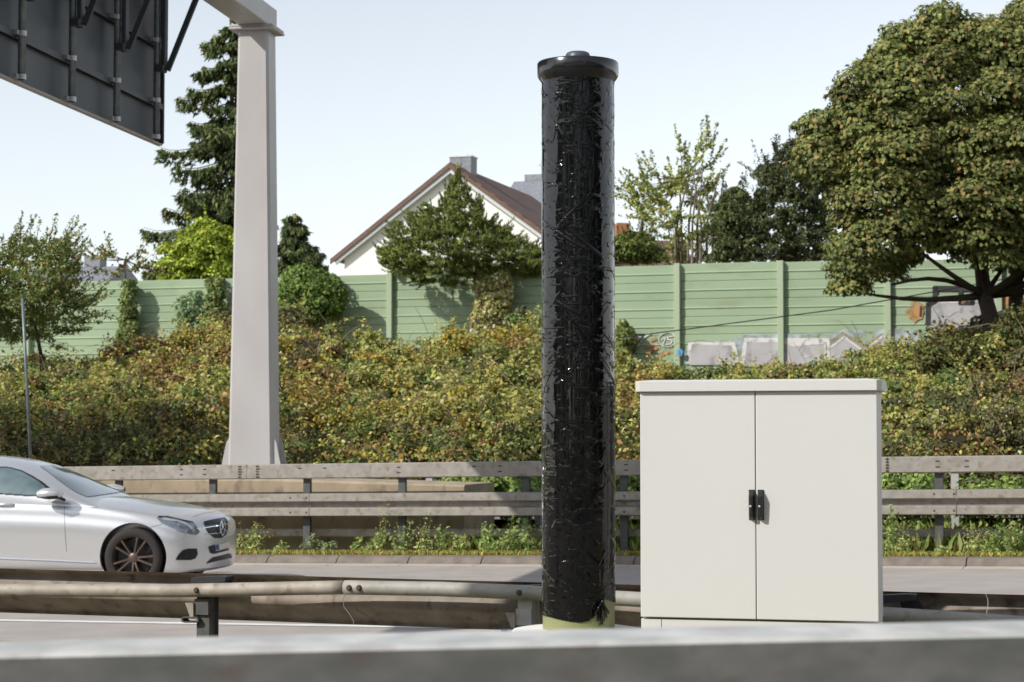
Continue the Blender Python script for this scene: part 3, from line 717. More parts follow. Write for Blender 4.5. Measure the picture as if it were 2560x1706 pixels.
def tree(name, label, cat, poly, Y, T, nb, r0, r1, per, size, pal, wts=None, trunk=None, group=None, flat=.8, shape='kite', aspect=.6,
         limbs=18, tr=.16, out=.75, mt='leaf', bark='bark', front=.7, jitter=.5, var=.2, ground=0.3, fold=.25, updir=False, ty=0, wisps=0, wl=.6, wn=16, kmin=1):
    cen, rad = poly_blobs(poly, Y, T, nb, r0, r1, front)
    cx = float(np.mean(cen[:, 0])); 
    base = Vector(P(*trunk[0], Y+ty)) if trunk else Vector((cx, Y, ground))
    t = thing(name, Vector((base.x, base.y, ground)), label, cat, group)
    tm = MB()
    if trunk: path = [Vector(P(*q, Y+ty)) for q in trunk]; path = [Vector((path[0].x, path[0].y, ground))]+path
    else: top = cen[:, 2].max()*.75+cen[:, 2].min()*.25; path = [base, Vector((cx+.1, Y, (ground+top)/2)), Vector((cx, Y, top))]
    tm.tube(path, list(np.linspace(tr, tr*.35, len(path))), 9)
    step = max(1, len(cen)//max(limbs, 1))
    for i in range(0, len(cen), step):
        c = Vector(cen[i]); zz = c.z-.35*math.hypot(c.x-path[-1].x, c.y-path[-1].y)-.3
        k = max(min(kmin, len(path)-1), min(range(len(path)), key=lambda q: abs(path[q].z-zz))); a = path[k]
        tm.tube(limb_path(a, c, -.04), list(np.linspace(tr*.35, tr*.07, 6)), 5)
    p, d, idx = blob_points(cen, rad, per, flat)
    if wisps:
        cc = cen.mean(0); WP, WD, WI = [], [], []
        for w in range(wisps):
            j = int(rng.integers(len(cen))); o = cen[j]-cc; o = o/(np.linalg.norm(o)+1e-6); v = o*1.0+np.array([0, 0, .75])+rng.normal(0, .35, 3); v /= np.linalg.norm(v)
            Lw = wl*rng.uniform(.5, 1.2); st_ = cen[j]+v*rad[j]*.6
            tm.tube([Vector(st_), Vector(st_+v*Lw*.55), Vector(st_+v*Lw+np.array([0, 0, -.06*Lw]))], [.012, .008, .004], 4, False)
            u = rng.uniform(0, 1, wn); WP.append(st_+v*(u*Lw)[:, None]+rng.normal(0, 1, (wn, 3))*(.10*(1.1-u))[:, None]*min(1, Lw)); WD.append(np.repeat(v[None], wn, 0)); WI += [j]*wn
        if wisps: p = np.concatenate([p]+WP); d = np.concatenate([d]+WD); idx = np.concatenate([idx, np.array(WI)])
    tm.build('trunk', M[bark], t, smooth=True)
    n = len(p); nr = d*out+rng.normal(0, jitter, (n, 3))+np.array([0, 0, .35]); 
    dr = rng.normal(0, 1, (n, 3))+np.array([0, 0, -.8])+d*.8 if not updir else d*1.2+np.array([0, 0, .9])+rng.normal(0, .35, (n, 3))
    cb_ = 1+rng.normal(0, .12, len(cen)); cols = pick(pal, n, wts, var)*cb_[idx][:, None]
    leaves('crown', p, nr, dr, size*rng.uniform(.65, 1.25, n), cols, M[mt], t, aspect, fold, shape)
    return t

GRN = (.060, .085, .022); GRN2 = (.085, .115, .035); OLV = (.12, .125, .035); YEL = (.22, .19, .045); ORG = (.26, .12, .035); DRK = (.028, .045, .016)
# big maple at the right
maple = [(1962, 370), (1985, 325), (2030, 272), (2082, 255), (2105, 185), (2082, 165), (2108, 138), (2158, 145), (2178, 108), (2212, 100), (2215, 48), (2250, 38), (2290, 28), (2330, -5), (2400, 2), (2432, 40), (2500, 0), (2580, -10), (2700, 0), (2900, 60), (3050, 400), (3000, 650), (2800, 740), (2600, 750), (2500, 735), (2440, 700), (2400, 700), (2340, 690), (2280, 705), (2235, 735), (2190, 775), (2165, 812), (2105, 812), (2090, 750), (2062, 700), (2075, 670), (2045, 640), (2068, 590), (2092, 560), (2060, 515), (2010, 460), (1985, 420)]
tree('maple_tree', 'large dense maple with domed leaf clusters overhanging the barrier at the right edge', 'tree', maple, 41.5, 2.6, 210, .46, .92, 900, .10,
     [(.092, .105, .033), (.130, .136, .043), (.05, .064, .02), (.17, .14, .045), (.20, .12, .05)], [.36, .36, .2, .06, .02], trunk=[(2560, 1000), (2500, 880), (2462, 740), (2450, 640), (2440, 520), (2430, 330)],
     flat=.72, aspect=.85, limbs=30, tr=.24, out=1.0, jitter=.34, kmin=3, ground=2.3)
q = MB(); q.tube([P(2620, 1000, 42), P(2570, 880, 42), (P(2540, 760, 42)), P(2545, 600, 42), P(2600, 400, 42)], [.2, .18, .16, .12, .08], 9)
q.tube(limb_path(P(2462, 735, 41.5), P(2230, 712, 40.8), .10), [.07, .06, .05, .045, .035, .025], 7)
mt = q.build('trunk', M['bark'], bpy.data.objects['maple_tree'], smooth=True)

# spruce behind the gantry post
def spruce(label, px, topy_, boty, Y, rad_fn, n, name='spruce_tree', tilt=0, asym=0):
    base = P(px, boty, Y); top = P(px-tilt, topy_, Y); t = thing(name, Vector((base.x, base.y, 1)), label, 'tree')
    q = MB(); q.tube([Vector((base.x, base.y, .5)), base, top], [.2, .16, .03], 8)
    C, Nn, Dd, Sz = [], [], [], []
    for i in range(n):
        f = (i+.5)/n; z0 = top.z+(base.z-top.z)*f; x0 = top.x+(base.x-top.x)*f
        az = i*2.39996+random.uniform(-.5, .5); z0 += random.uniform(-.25, .25); Lb = rad_fn(topy_+(boty-topy_)*f)/F*Y*random.uniform(.5, 1.12)
        dx, dy = math.cos(az), math.sin(az); pth = []
        if dx > 0: Lb *= 1-asym*dx
        for k in range(9):
            u = k/8; pth.append(Vector((x0+dx*Lb*u, Y+dy*Lb*u, z0-.42*Lb*u+.22*Lb*u**4+.02)))
        q.tube(pth, list(np.linspace(.035, .008, 9)), 4, False)
        m_ = int(30+Lb*85)
        for k in range(m_):
            u = random.uniform(.08, 1.0)**.8; j = min(7, int(u*8)); p = pth[j].lerp(pth[j+1], u*8-j)
            side = random.choice((-1, 1)); spread = .34*Lb*(1-u)*.8+.14
            off = random.uniform(0, 1)*spread*side
            p = p+Vector((-dy*off+dx*abs(off)*.3, dx*off+dy*abs(off)*.3, -abs(off)*.35-random.random()**2*.42*min(1, Lb*.5)))
            hang = random.uniform(.5, 1.3)
            for r_ in range(3):
                d = Vector((dx*.6-dy*side*.5+random.uniform(-.4, .4), dy*.6+dx*side*.5+random.uniform(-.4, .4), -hang*1.1+random.uniform(-.2, .5)*(u > .9)))
                L = random.uniform(.16, .34); C.append(p+d.normalized()*L*.4); Dd.append(d); Nn.append((random.uniform(-1, 1), random.uniform(-1, .2), random.uniform(.1, 1.2))); Sz.append(L)
    q.build('trunk', M['bark'], t)
    n_ = len(C)
    leaves('crown', np.array([tuple(c) for c in C]), np.array(Nn), np.array([tuple(d) for d in Dd]), np.array(Sz), pick([(.045, .062, .022), (.075, .095, .032), (.115, .12, .045), (.03, .045, .02)], n_, [.35, .35, .15, .15], .2), M['needle'], t, .30, .3)
    return t
spruce('tall drooping spruce rising behind the gantry post', 588, 48, 720, 68, lambda y: np.interp(y, [40, 110, 200, 300, 400, 480, 560, 720], [14, 70, 115, 160, 175, 220, 205, 190]), 108, asym=.6, tilt=12)
spruce('small dark spruce top just right of the gantry post', 738, 548, 760, 66, lambda y: np.interp(y, [540, 600, 650, 760], [10, 55, 80, 100]), 75)

tree('lime_green_tree', 'bright lime green leafy tree peeking over the barrier left of the gantry post', 'tree', [(384, 640), (395, 608), (440, 600), (462, 578), (500, 545), (545, 545), (575, 575), (620, 570), (650, 640), (650, 760), (390, 760)], 62, 1.6, 75, .3, .55, 260, .15,
     [(.19, .235, .03), (.25, .29, .045), (.11, .15, .022)], None, ground=3, front=.6, out=.8, tr=.1, wisps=50, wl=.5)
tree('leafy_tree', 'feathery green tree with orange tinges at the left edge before the barrier', 'tree', [(-260, 640), (-120, 600), (0, 630), (18, 596), (52, 578), (88, 580), (104, 606), (125, 600), (157, 594), (190, 588), (200, 608), (184, 634), (212, 648), (222, 664), (205, 700), (188, 728), (230, 742), (256, 756), (236, 786), (214, 815), (190, 838), (120, 870), (0, 880), (-260, 880)], 43, 1.9, 170, .16, .36, 150, .085,
     [(.13, .165, .05), (.095, .13, .04), (.18, .19, .06), (.28, .17, .05)], [.4, .35, .19, .06], trunk=[(105, 900), (85, 800), (70, 700), (50, 640)], kmin=2, ground=3, tr=.05, out=.4, jitter=.9, limbs=20, aspect=.45, wisps=330, wl=.7, wn=34)
tree('sparse_tree', 'sparse yellowish branches of a tree above the barrier, right of the feathery tree', 'tree', [(212, 700), (222, 655), (232, 630), (262, 626), (275, 612), (290, 615), (300, 650), (330, 630), (350, 612), (368, 622), (372, 640), (396, 655), (404, 680), (400, 705)], 60, .8, 16, .10, .20, 40, .10,
     [(.13, .14, .04), (.24, .2, .07), (.06, .07, .03)], None, ground=3, tr=.05, out=.3, jitter=1, limbs=16, wisps=34, wl=.75, wn=18)
# shrub in front of the white house, leaning over the barrier
shrub = [(967, 556), (990, 541), (1010, 556), (1040, 530), (1061, 495), (1080, 520), (1100, 500), (1116, 475), (1128, 452), (1141, 430), (1160, 446), (1180, 480), (1200, 500), (1215, 545), (1240, 560), (1265, 560), (1285, 590), (1325, 600), (1362, 620), (1400, 640), (1400, 700), (1300, 705), (1268, 700), (1205, 712), (1141, 728), (1085, 720), (1050, 716), (1003, 712), (969, 683), (944, 668), (938, 625), (976, 610), (960, 590)]
tree('conifer_shrub', 'feathery green conifer shrub leaning over the barrier in front of the white house', 'shrub', shrub, 52.3, 2.0, 430, .08, .22, 150, .12,
     [(.095, .125, .028), (.145, .165, .04), (.045, .065, .018), (.19, .19, .06)], [.35, .3, .25, .1], trunk=[(1130, 760), (1135, 640), (1140, 520)], ty=2.4, kmin=2, ground=3, tr=.10, out=.5, jitter=.8, aspect=.20, updir=True, limbs=4, mt='needle', front=.75, wisps=520, wl=.32, wn=34)
tree('birch_tree', 'airy yellow-green birch with thin pale stems above the barrier right of the column', 'tree', [(1572, 520), (1600, 440), (1636, 410), (1665, 458), (1680, 440), (1686, 355), (1728, 378), (1752, 355), (1812, 335), (1782, 408), (1792, 480), (1830, 500), (1800, 665), (1662, 665), (1640, 605), (1608, 580)], 64, 1.3, 80, .12, .28, 50, .115,
     [(.17, .19, .05), (.27, .27, .09), (.10, .13, .04)], None, ground=3, tr=.07, out=.4, jitter=.9, limbs=60, bark='birch', wisps=170, wl=.9, wn=34)
q = MB()
for i in range(9):
    x = 1690+i*13+random.uniform(-5, 5); q.tube([P(x, 700, 63+random.uniform(-1, 1)), P(x+random.uniform(-10, 10), 560, 63), P(x+random.uniform(-35, 45), 420, 63)], [.05, .035, .012], 5)
q.build('stem', M['birch'], bpy.data.objects['birch_tree'])
tree('dark_conifer', 'dark upright conifer between the birch and the maple', 'tree', [(1868, 500), (1888, 398), (1902, 352), (1912, 400), (1932, 345), (1945, 380), (1962, 288), (1980, 330), (2010, 360), (2080, 400), (2110, 520), (2090, 668), (1870, 668)], 60, 1.2, 170, .14, .34, 150, .15,
     [(.035, .05, .022), (.055, .07, .03), (.085, .09, .035)], None, ground=3, tr=.1, aspect=.3, updir=True, limbs=40, mt='needle', wisps=150, wl=.9, wn=34)
tree('yew_tree', 'low dark green evergreen just right of the birch above the barrier', 'tree', [(1780, 520), (1836, 462), (1862, 478), (1880, 500), (1900, 560), (1895, 668), (1770, 668)], 61, 1.0, 80, .16, .36, 190, .14,
     [(.04, .06, .022), (.065, .085, .03), (.10, .11, .04)], None, ground=3, tr=.1, aspect=.32, updir=True, limbs=20, mt='needle', wisps=60, wl=.7, wn=30)
tree('round_bush', 'small dark green bush just right of the column on top of the barrier line', 'bush', [(1500, 620), (1545, 585), (1590, 575), (1630, 590), (1665, 640), (1672, 672), (1500, 672)], 58, .8, 50, .2, .36, 240, .12,
     [(.06, .085, .022), (.085, .11, .03), (.2, .19, .05)], [.5, .35, .15], ground=3, tr=.06, aspect=.35, updir=True, mt='needle', wisps=40, wl=.5, wn=26)

tree('shade_tree', 'broad unseen tree on the verge beyond the left edge, added to shade the bank', 'tree', [(-1500, 300), (-1200, 80), (-800, 40), (-420, 200), (-230, 420), (-260, 640), (-500, 760), (-900, 800), (-1350, 700)], 30.2, 2.2, 170, .45, .8, 330, .16,
     [(.085, .11, .035), (.12, .14, .05), (.06, .08, .025)], None, trunk=[(-800, 1200), (-800, 900), (-790, 600)], ground=.3, tr=.16, limbs=20)  # out-of-view tree, added so its shadow darkens the lower left bank

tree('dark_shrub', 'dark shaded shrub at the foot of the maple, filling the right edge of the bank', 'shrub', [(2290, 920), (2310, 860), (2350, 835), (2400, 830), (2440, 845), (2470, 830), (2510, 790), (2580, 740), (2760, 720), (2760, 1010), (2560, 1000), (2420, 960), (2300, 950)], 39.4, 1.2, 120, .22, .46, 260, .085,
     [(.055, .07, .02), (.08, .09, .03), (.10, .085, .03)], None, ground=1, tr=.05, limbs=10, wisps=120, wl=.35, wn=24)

# ivy and climbers on the barrier
def climber(label, poly, T, nb, per, pal, r0=.1, r1=.24, off=.3, name='ivy', size=.1, out=.9):
    mx = np.mean([p[0] for p in poly]); Yc = BP(float(mx), 800).y-off-.1
    cen, rad = poly_blobs(poly, Yc, T, nb, r0, r1, .8)
    t = thing(name, Vector((cen[:, 0].mean(), Yc, cen[:, 2].min()-.4)), label, 'climbing plant')
    q = MB(); z0 = cen[:, 2].min()-.6
    for i in range(0, len(cen), 3): c = Vector(cen[i]); q.tube(limb_path(Vector((c.x*.7+t.location.x*.3, Yc+.05, z0)), c, 0, 4), [.02, .016, .012, .008], 4)
    q.build('stem', M['bark'], t)
    p, d, idx = blob_points(cen, rad, per, 1.0); n = len(p)
    leaves('foliage', p, d*out+rng.normal(0, .4, (n, 3))+np.array([0, -.3, .2]), rng.normal(0, .6, (n, 3))+np.array([0, 0, -1]), size*rng.uniform(.6, 1.2, n), pick(pal, n, None, .2), M['leaf'], t, .8, .25)
IVY = [(.06, .09, .025), (.085, .115, .035), (.14, .15, .05)]
climber('narrow column of ivy climbing a barrier post left of the gantry', [(306, 700), (338, 700), (345, 790), (352, 830), (375, 880), (285, 885), (296, 820), (300, 760)], .25, 55, 130, IVY)
climber('thick ivy column climbing the barrier right beside the gantry post', [(516, 694), (556, 692), (566, 760), (580, 800), (580, 860), (480, 860), (510, 790)], .3, 55, 130, IVY)
climber('pale thin sapling leaves before the barrier left of the ivy beside the gantry', [(424, 800), (440, 750), (462, 722), (500, 720), (516, 760), (515, 820), (440, 830)], .3, 24, 60, [(.11, .16, .08), (.15, .2, .1)], name='sapling', out=.4)
climber('big green ivy mound draped over the barrier right of the gantry post', [(690, 720), (720, 672), (790, 668), (850, 690), (868, 740), (872, 800), (820, 820), (700, 830), (640, 800), (640, 730)], .8, 110, 230, [(.075, .12, .022), (.11, .15, .035), (.05, .08, .02)], .2, .42, .8)
climber('yellowish climber with faded flowers hanging on the barrier left of the column', [(1180, 690), (1225, 665), (1270, 680), (1285, 720), (1275, 790), (1290, 840), (1170, 850), (1185, 760)], .4, 80, 170, [(.20, .19, .05), (.28, .25, .1), (.13, .14, .04), (.36, .3, .2)], .12, .3, .4)
climber('small green climber at the barrier just right of the column', [(1540, 810), (1560, 800), (1585, 830), (1595, 870), (1560, 900), (1535, 900)], .3, 24, 130, IVY)

# the overgrown bank: one mass of bramble and clematis
SIL = ([-500, 0, 120, 200, 280, 420, 560, 640, 720, 800, 900, 980, 1060, 1130, 1200, 1300, 1360, 1450, 1540, 1650, 1800, 1950, 2100, 2200, 2280, 2340, 2400, 2480, 2560, 3100],
       [900, 880, 880, 880, 862, 818, 800, 770, 745, 800, 820, 862, 862, 808, 800, 782, 800, 840, 888, 905, 912, 912, 895, 868, 860, 835, 785, 745, 715, 690])
NM = 900; mx_ = rng.uniform(-460, 3020, NM); mv = rng.uniform(0, 1, NM)**.8
my_ = 1170+(np.interp(mx_, *SIL)-1170)*mv+rng.normal(0, 14, NM)*(1-mv); mY = np.interp(mv, [0, .25, .5, .75, 1], [32.6, 32.9, 35, 40, 46])+rng.normal(0, .45, NM)
mr = (.45+1.2*rng.random(NM)**1.9)*(1-.36*mv); mc = wpos(mx_, my_+mr*F/mY*.95, mY)
NB = NM*7; mi = np.repeat(np.arange(NM), 7); dd_ = unit(rng.normal(size=(NB, 3))*np.array([1, .9, .8])+np.array([0, -.45, .55]))
cen = mc[mi]+dd_*(mr[mi]*rng.uniform(.6, .95, NB))[:, None]; br = mr[mi]*rng.uniform(.24, .46, NB)+.05
bx = mx_[mi]+dd_[:, 0]*mr[mi]*F/mY[mi]; by = my_[mi]; bv = mv[mi]
# colour regions of the bank in bank coordinates (patches of different plants, and painted shade)
def patch(cx, cy, rx, ry): return np.exp(-(((bx-cx)/rx)**2+((by-cy)/ry)**2))
base_pal = {'olive': [(.165, .17, .045), (.12, .135, .034), (.215, .21, .07)], 'brown': [(.165, .10, .038), (.12, .078, .03), (.20, .14, .05)],
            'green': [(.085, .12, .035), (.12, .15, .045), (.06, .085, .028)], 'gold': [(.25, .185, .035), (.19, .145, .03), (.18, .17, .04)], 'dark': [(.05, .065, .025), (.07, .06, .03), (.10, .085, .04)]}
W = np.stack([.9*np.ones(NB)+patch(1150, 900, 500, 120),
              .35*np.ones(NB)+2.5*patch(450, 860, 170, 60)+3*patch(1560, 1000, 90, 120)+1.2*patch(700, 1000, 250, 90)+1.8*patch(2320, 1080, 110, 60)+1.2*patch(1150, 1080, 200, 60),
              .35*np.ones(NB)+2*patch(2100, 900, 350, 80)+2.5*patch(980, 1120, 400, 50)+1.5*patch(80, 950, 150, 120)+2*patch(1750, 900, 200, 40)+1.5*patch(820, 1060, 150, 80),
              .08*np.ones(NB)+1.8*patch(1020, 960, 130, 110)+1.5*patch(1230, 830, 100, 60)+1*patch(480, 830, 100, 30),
              .25*np.ones(NB)+2.2*np.clip((by-1010)/110, 0, 1)+2.5*patch(280, 1080, 380, 90)+3*patch(2480, 950, 170, 200)+1*patch(1000, 1120, 500, 40)], 1)  # dark leaves gather low on the bank to imitate shade there
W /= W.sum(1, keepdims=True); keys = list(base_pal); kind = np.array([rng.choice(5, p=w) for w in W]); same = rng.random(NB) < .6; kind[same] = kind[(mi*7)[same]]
per = 95
p, d, idx = blob_points(cen, br, per, .85, (.7, 1.15), -.1)
keep = rng.random(len(p)) < np.clip((.22+1.5*bv[idx])*(1-.6*np.exp(-((bx[idx]-280)/330)**2-((by[idx]-1060)/110)**2)), .08, 1); p, d, idx = p[keep], d[keep], idx[keep]; n = len(p)
cols = np.zeros((n, 3))
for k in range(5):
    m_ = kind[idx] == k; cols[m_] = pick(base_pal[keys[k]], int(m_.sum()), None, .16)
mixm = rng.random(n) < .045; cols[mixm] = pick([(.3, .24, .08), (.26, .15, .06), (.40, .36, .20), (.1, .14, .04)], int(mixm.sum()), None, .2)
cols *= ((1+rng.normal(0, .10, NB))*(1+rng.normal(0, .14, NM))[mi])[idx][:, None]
# arching sprays standing up out of the mass
nw = 1500; WP, WD, WI = [], [], []
for w in range(nw):
    j = int(rng.integers(NB)); 
    if bv[j] < .3 and rng.random() < .6: continue
    v = np.array([rng.normal(0, .45), -.25+rng.normal(0, .3), 1.0]); v /= np.linalg.norm(v); Lw = rng.uniform(.35, 1.0)*(1-.3*bv[j]); u = rng.uniform(0, 1, 26)
    WP.append(cen[j]+v*(br[j]*.5)+v*(u*Lw)[:, None]+np.array([v[0]*1.2, -.3, -.55])*((u**2)*Lw*.5)[:, None]+rng.normal(0, .05, (26, 3))); WD.append(np.repeat((v*.4+np.array([0, -.5, .4]))[None], 26, 0)); WI += [j]*26
WP = np.concatenate(WP); wc_ = pick([(.24, .225, .065), (.19, .19, .045), (.29, .26, .11), (.2, .155, .045)], len(WP), [.35, .35, .12, .18], .2)*(1+.0*WP[:, :1])
p = np.concatenate([p, WP]); d = np.concatenate([d, np.concatenate(WD)]); cols = np.concatenate([cols, wc_]); n = len(p)
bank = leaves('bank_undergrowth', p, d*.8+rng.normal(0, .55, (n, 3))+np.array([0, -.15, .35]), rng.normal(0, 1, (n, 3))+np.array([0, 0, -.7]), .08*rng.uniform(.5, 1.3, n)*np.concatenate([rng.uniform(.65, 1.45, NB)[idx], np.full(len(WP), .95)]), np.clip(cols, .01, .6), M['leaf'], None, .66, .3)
tag(bank, 'overgrown bank of olive, brown and golden brambles below the green barrier', 'undergrowth', kind='stuff')
tw = MB()
for i in range(700):
    j = random.randrange(NB); c = Vector(cen[j]); a = c+Vector((random.uniform(-.5, .5), -br[j]*random.uniform(.3, .9), random.uniform(-.2, .6)))
    b_ = a+Vector((random.uniform(-.7, .7), random.uniform(-.3, .2), random.uniform(-.2, .6))); tw.tube([a, a.lerp(b_, .5)+UP*.06, b_], [.008, .007, .004], 4, False)
tag(tw.build('dry_twigs', mat('dry_twig', (.26, .18, .12), .9)), 'thin dry brown stems tangled through the bank of brambles', 'twigs', kind='stuff')
# dark earth and stems behind the leaves
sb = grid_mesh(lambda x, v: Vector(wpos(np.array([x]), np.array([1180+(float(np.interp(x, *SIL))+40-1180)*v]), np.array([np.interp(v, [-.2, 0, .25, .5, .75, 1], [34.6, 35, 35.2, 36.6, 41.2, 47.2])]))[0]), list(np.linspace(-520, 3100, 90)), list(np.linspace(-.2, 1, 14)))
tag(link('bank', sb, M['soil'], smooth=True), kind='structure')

# verge plants at the guardrail foot
def weed(px, h, w, kindk, label, t=24.25, group='weeds at the foot of the guardrail'):
    h *= 1.3*random.uniform(.75, 1.15); w *= random.uniform(.55, .95); s = s_at(px, t); z0 = zr(s)+.10; t_ = thing('weed', ST(s, t, z0), label, 'weed', group)
    C, Nn, Dd, Sz = [], [], [], []; q = MB()
    for i in range(max(6, int(w*40))):
        lean = Vector((random.uniform(-1, 1)*w*.5+.06, random.uniform(-.12, .12), 0)); hh = h*random.uniform(.45, 1)
        b0 = ST(s+random.uniform(-w/2, w/2)*.6, t+random.uniform(-.15, .15), z0-.02); pts = [b0+lean*(u*u)+UP*(hh*u) for u in (0, .35, .7, 1)]
        q.tube(pts, [.005, .004, .003, .002], 4, False)
        for k in range(int(10+hh*34)):
            u = random.uniform(.05, 1); p = b0+lean*(u*u)+UP*(hh*u)+Vector((random.gauss(0, .025+.03*(1-u)), random.gauss(0, .03), 0))
            C.append(p); Dd.append((random.gauss(0, 1), random.gauss(0, 1), random.uniform(-.2, 1.0))); Nn.append((random.gauss(0, .6), -.4+random.gauss(0, .5), .6)); Sz.append(random.uniform(.035, .085) if kindk != 'plume' or u < .6 else random.uniform(.02, .04))
    q.build('stem', M['leafstem'], t_)
    pal = {'leafy': [(.10, .15, .04), (.14, .19, .055), (.19, .22, .07)], 'plume': [(.22, .24, .08), (.28, .28, .11), (.14, .18, .05)], 'grey': [(.10, .13, .06), (.14, .17, .08)]}[kindk]
    leaves('leaves', np.array([tuple(c) for c in C]), np.array(Nn), np.array(Dd), np.array(Sz), pick(pal, len(C), None, .2), M['leaf'], t_, .42, .2)
M['leafstem'] = mat('weed_stem', (.16, .19, .06), .8)
for a in [(605, .42, .35, 'plume', 'feathery yellow-green weed right of the car nose'), (640, .44, .35, 'plume', 'second feathery weed, left of the beam joint'), (700, .2, .25, 'leafy', 'short thin weed between the feathery clump and the grey weed'),
          (775, .30, .25, 'grey', 'grey-green weed under the beam joint'), (815, .27, .28, 'grey', 'bushy low weed right of the beam joint'), (885, .2, .25, 'leafy', 'small leafy weed left of the tall leaning plume'),
          (925, .32, .3, 'leafy', 'leafy clump around the foot of the tall plume'), (950, .62, .12, 'plume', 'tall leaning plume weed crossing the wave beam'), (1005, .34, .3, 'leafy', 'dense leafy weed right of the tall plume'),
          (1062, .52, .06, 'plume', 'single thin tall stalk before the wave beam'), (1095, .32, .2, 'leafy', 'leafy weed right of the thin stalk'), (1150, .24, .3, 'leafy', 'low leafy weed midway between thin stalk and column'), (1215, .42, .25, 'leafy', 'tall leafy weed in shade left of the column'),
          (1265, .38, .35, 'leafy', 'broad weed close to the left of the column'), (1320, .34, .3, 'leafy', 'weed against the left edge of the column'),
          (2225, .42, .3, 'leafy', 'dense weed right beside the white cabinet'), (2260, .34, .25, 'plume', 'grassy weed right of the cabinet'), (2345, .14, .14, 'leafy', 'tiny weed in the dark gap under the beam at right'),
          (2420, .40, .4, 'plume', 'wide grassy weed under the beam at right'), (2475, .30, .35, 'leafy', 'leafy weed near the right edge'), (2530, .34, .35, 'leafy', 'weed at the very right edge of the verge')]: weed(*a)
def scatter(name, label, n, s0, s1, t0, t1, zf, L, pal, m='leaf', lean=.4, cat='grass', up=1.0):
    ss = rng.uniform(s0, s1, n); tt = rng.uniform(t0, t1, n); C = np.array([tuple(ST(a, b_, zf(a, b_))) for a, b_ in zip(ss, tt)]); Ls = L*rng.uniform(.4, 1.2, n); C[:, 2] += Ls*.4
    D = rng.normal(0, lean, (n, 3)); D[:, 2] = up; Nn = rng.normal(0, 1, (n, 3)); Nn[:, 2] = .3
    return tag(leaves(name, C, Nn, D, Ls, pick(pal, n, None, .25), M[m], None, .22, .2), label, cat, kind='stuff')
scatter('verge_grass', 'mossy yellow-green grass strip along the kerb', 26000, -26, 8, 23.84, 24.12, lambda s, t: zr(s)+.10, .07, [(.24, .24, .05), (.3, .2, .07), (.16, .19, .05)])
scatter('grass', 'tall green grass behind and under the guardrails', 16000, -10, 8, 24.5, 28.5, lambda s, t: ground_z(s, t), .26, [(.12, .17, .04), (.17, .21, .06), (.22, .2, .08)], lean=.35)
# leafy plants behind the far rail, on the right and middle
def low_bush(px0, px1, Y, y0, label, n=3000):
    nb = 26; x = rng.uniform(px0, px1, nb); c = wpos(x, rng.uniform(y0, 1290, nb), Y+rng.normal(0, .25, nb)); r_ = rng.uniform(.14, .3, nb)
    t = thing('low_bush', Vector((c[:, 0].mean(), Y, .4)), label, 'bush')
    p, d, idx = blob_points(c, r_, n//nb, .9); m_ = len(p)
    leaves('foliage', p, d+rng.normal(0, .5, (m_, 3))+np.array([0, -.3, .4]), rng.normal(0, 1, (m_, 3)), .085*rng.uniform(.6, 1.3, m_), pick([(.12, .17, .04), (.16, .21, .055), (.08, .115, .035)], m_, None, .2), M['leaf'], t, .75, .25)
low_bush(2190, 2350, 25.6, 1205, 'fresh green bush visible through the guardrail right of the cabinet', 3600)
low_bush(2420, 2640, 26.0, 1225, 'green bush behind the guardrail at the right edge', 3000)
low_bush(1540, 1640, 26.3, 1205, 'green bush seen through the rails between column and cabinet', 2200)
low_bush(1120, 1340, 28.6, 1200, 'leafy bush seen through the rails left of the column', 3600)
# dark woodland behind the camera (mirrored in the black film)
GAIN = .8
nb = 1700; c = np.stack([rng.uniform(-260, 260, nb), rng.uniform(-23, -18, nb), rng.uniform(.5, 15.5, nb)], 1)
p, d, idx = blob_points(c, rng.uniform(1.8, 3.0, nb), 45, 1, (.7, 1.05), -1); m_ = len(p)
tag(leaves('woodland', p, d+rng.normal(0, .5, (m_, 3)), rng.normal(0, 1, (m_, 3)), .95*rng.uniform(.6, 1.3, m_), pick([(.03, .04, .015), (.045, .055, .02)], m_), M['leaf'], None, .8), 'dark wood behind the viewer', 'wood', kind='stuff')

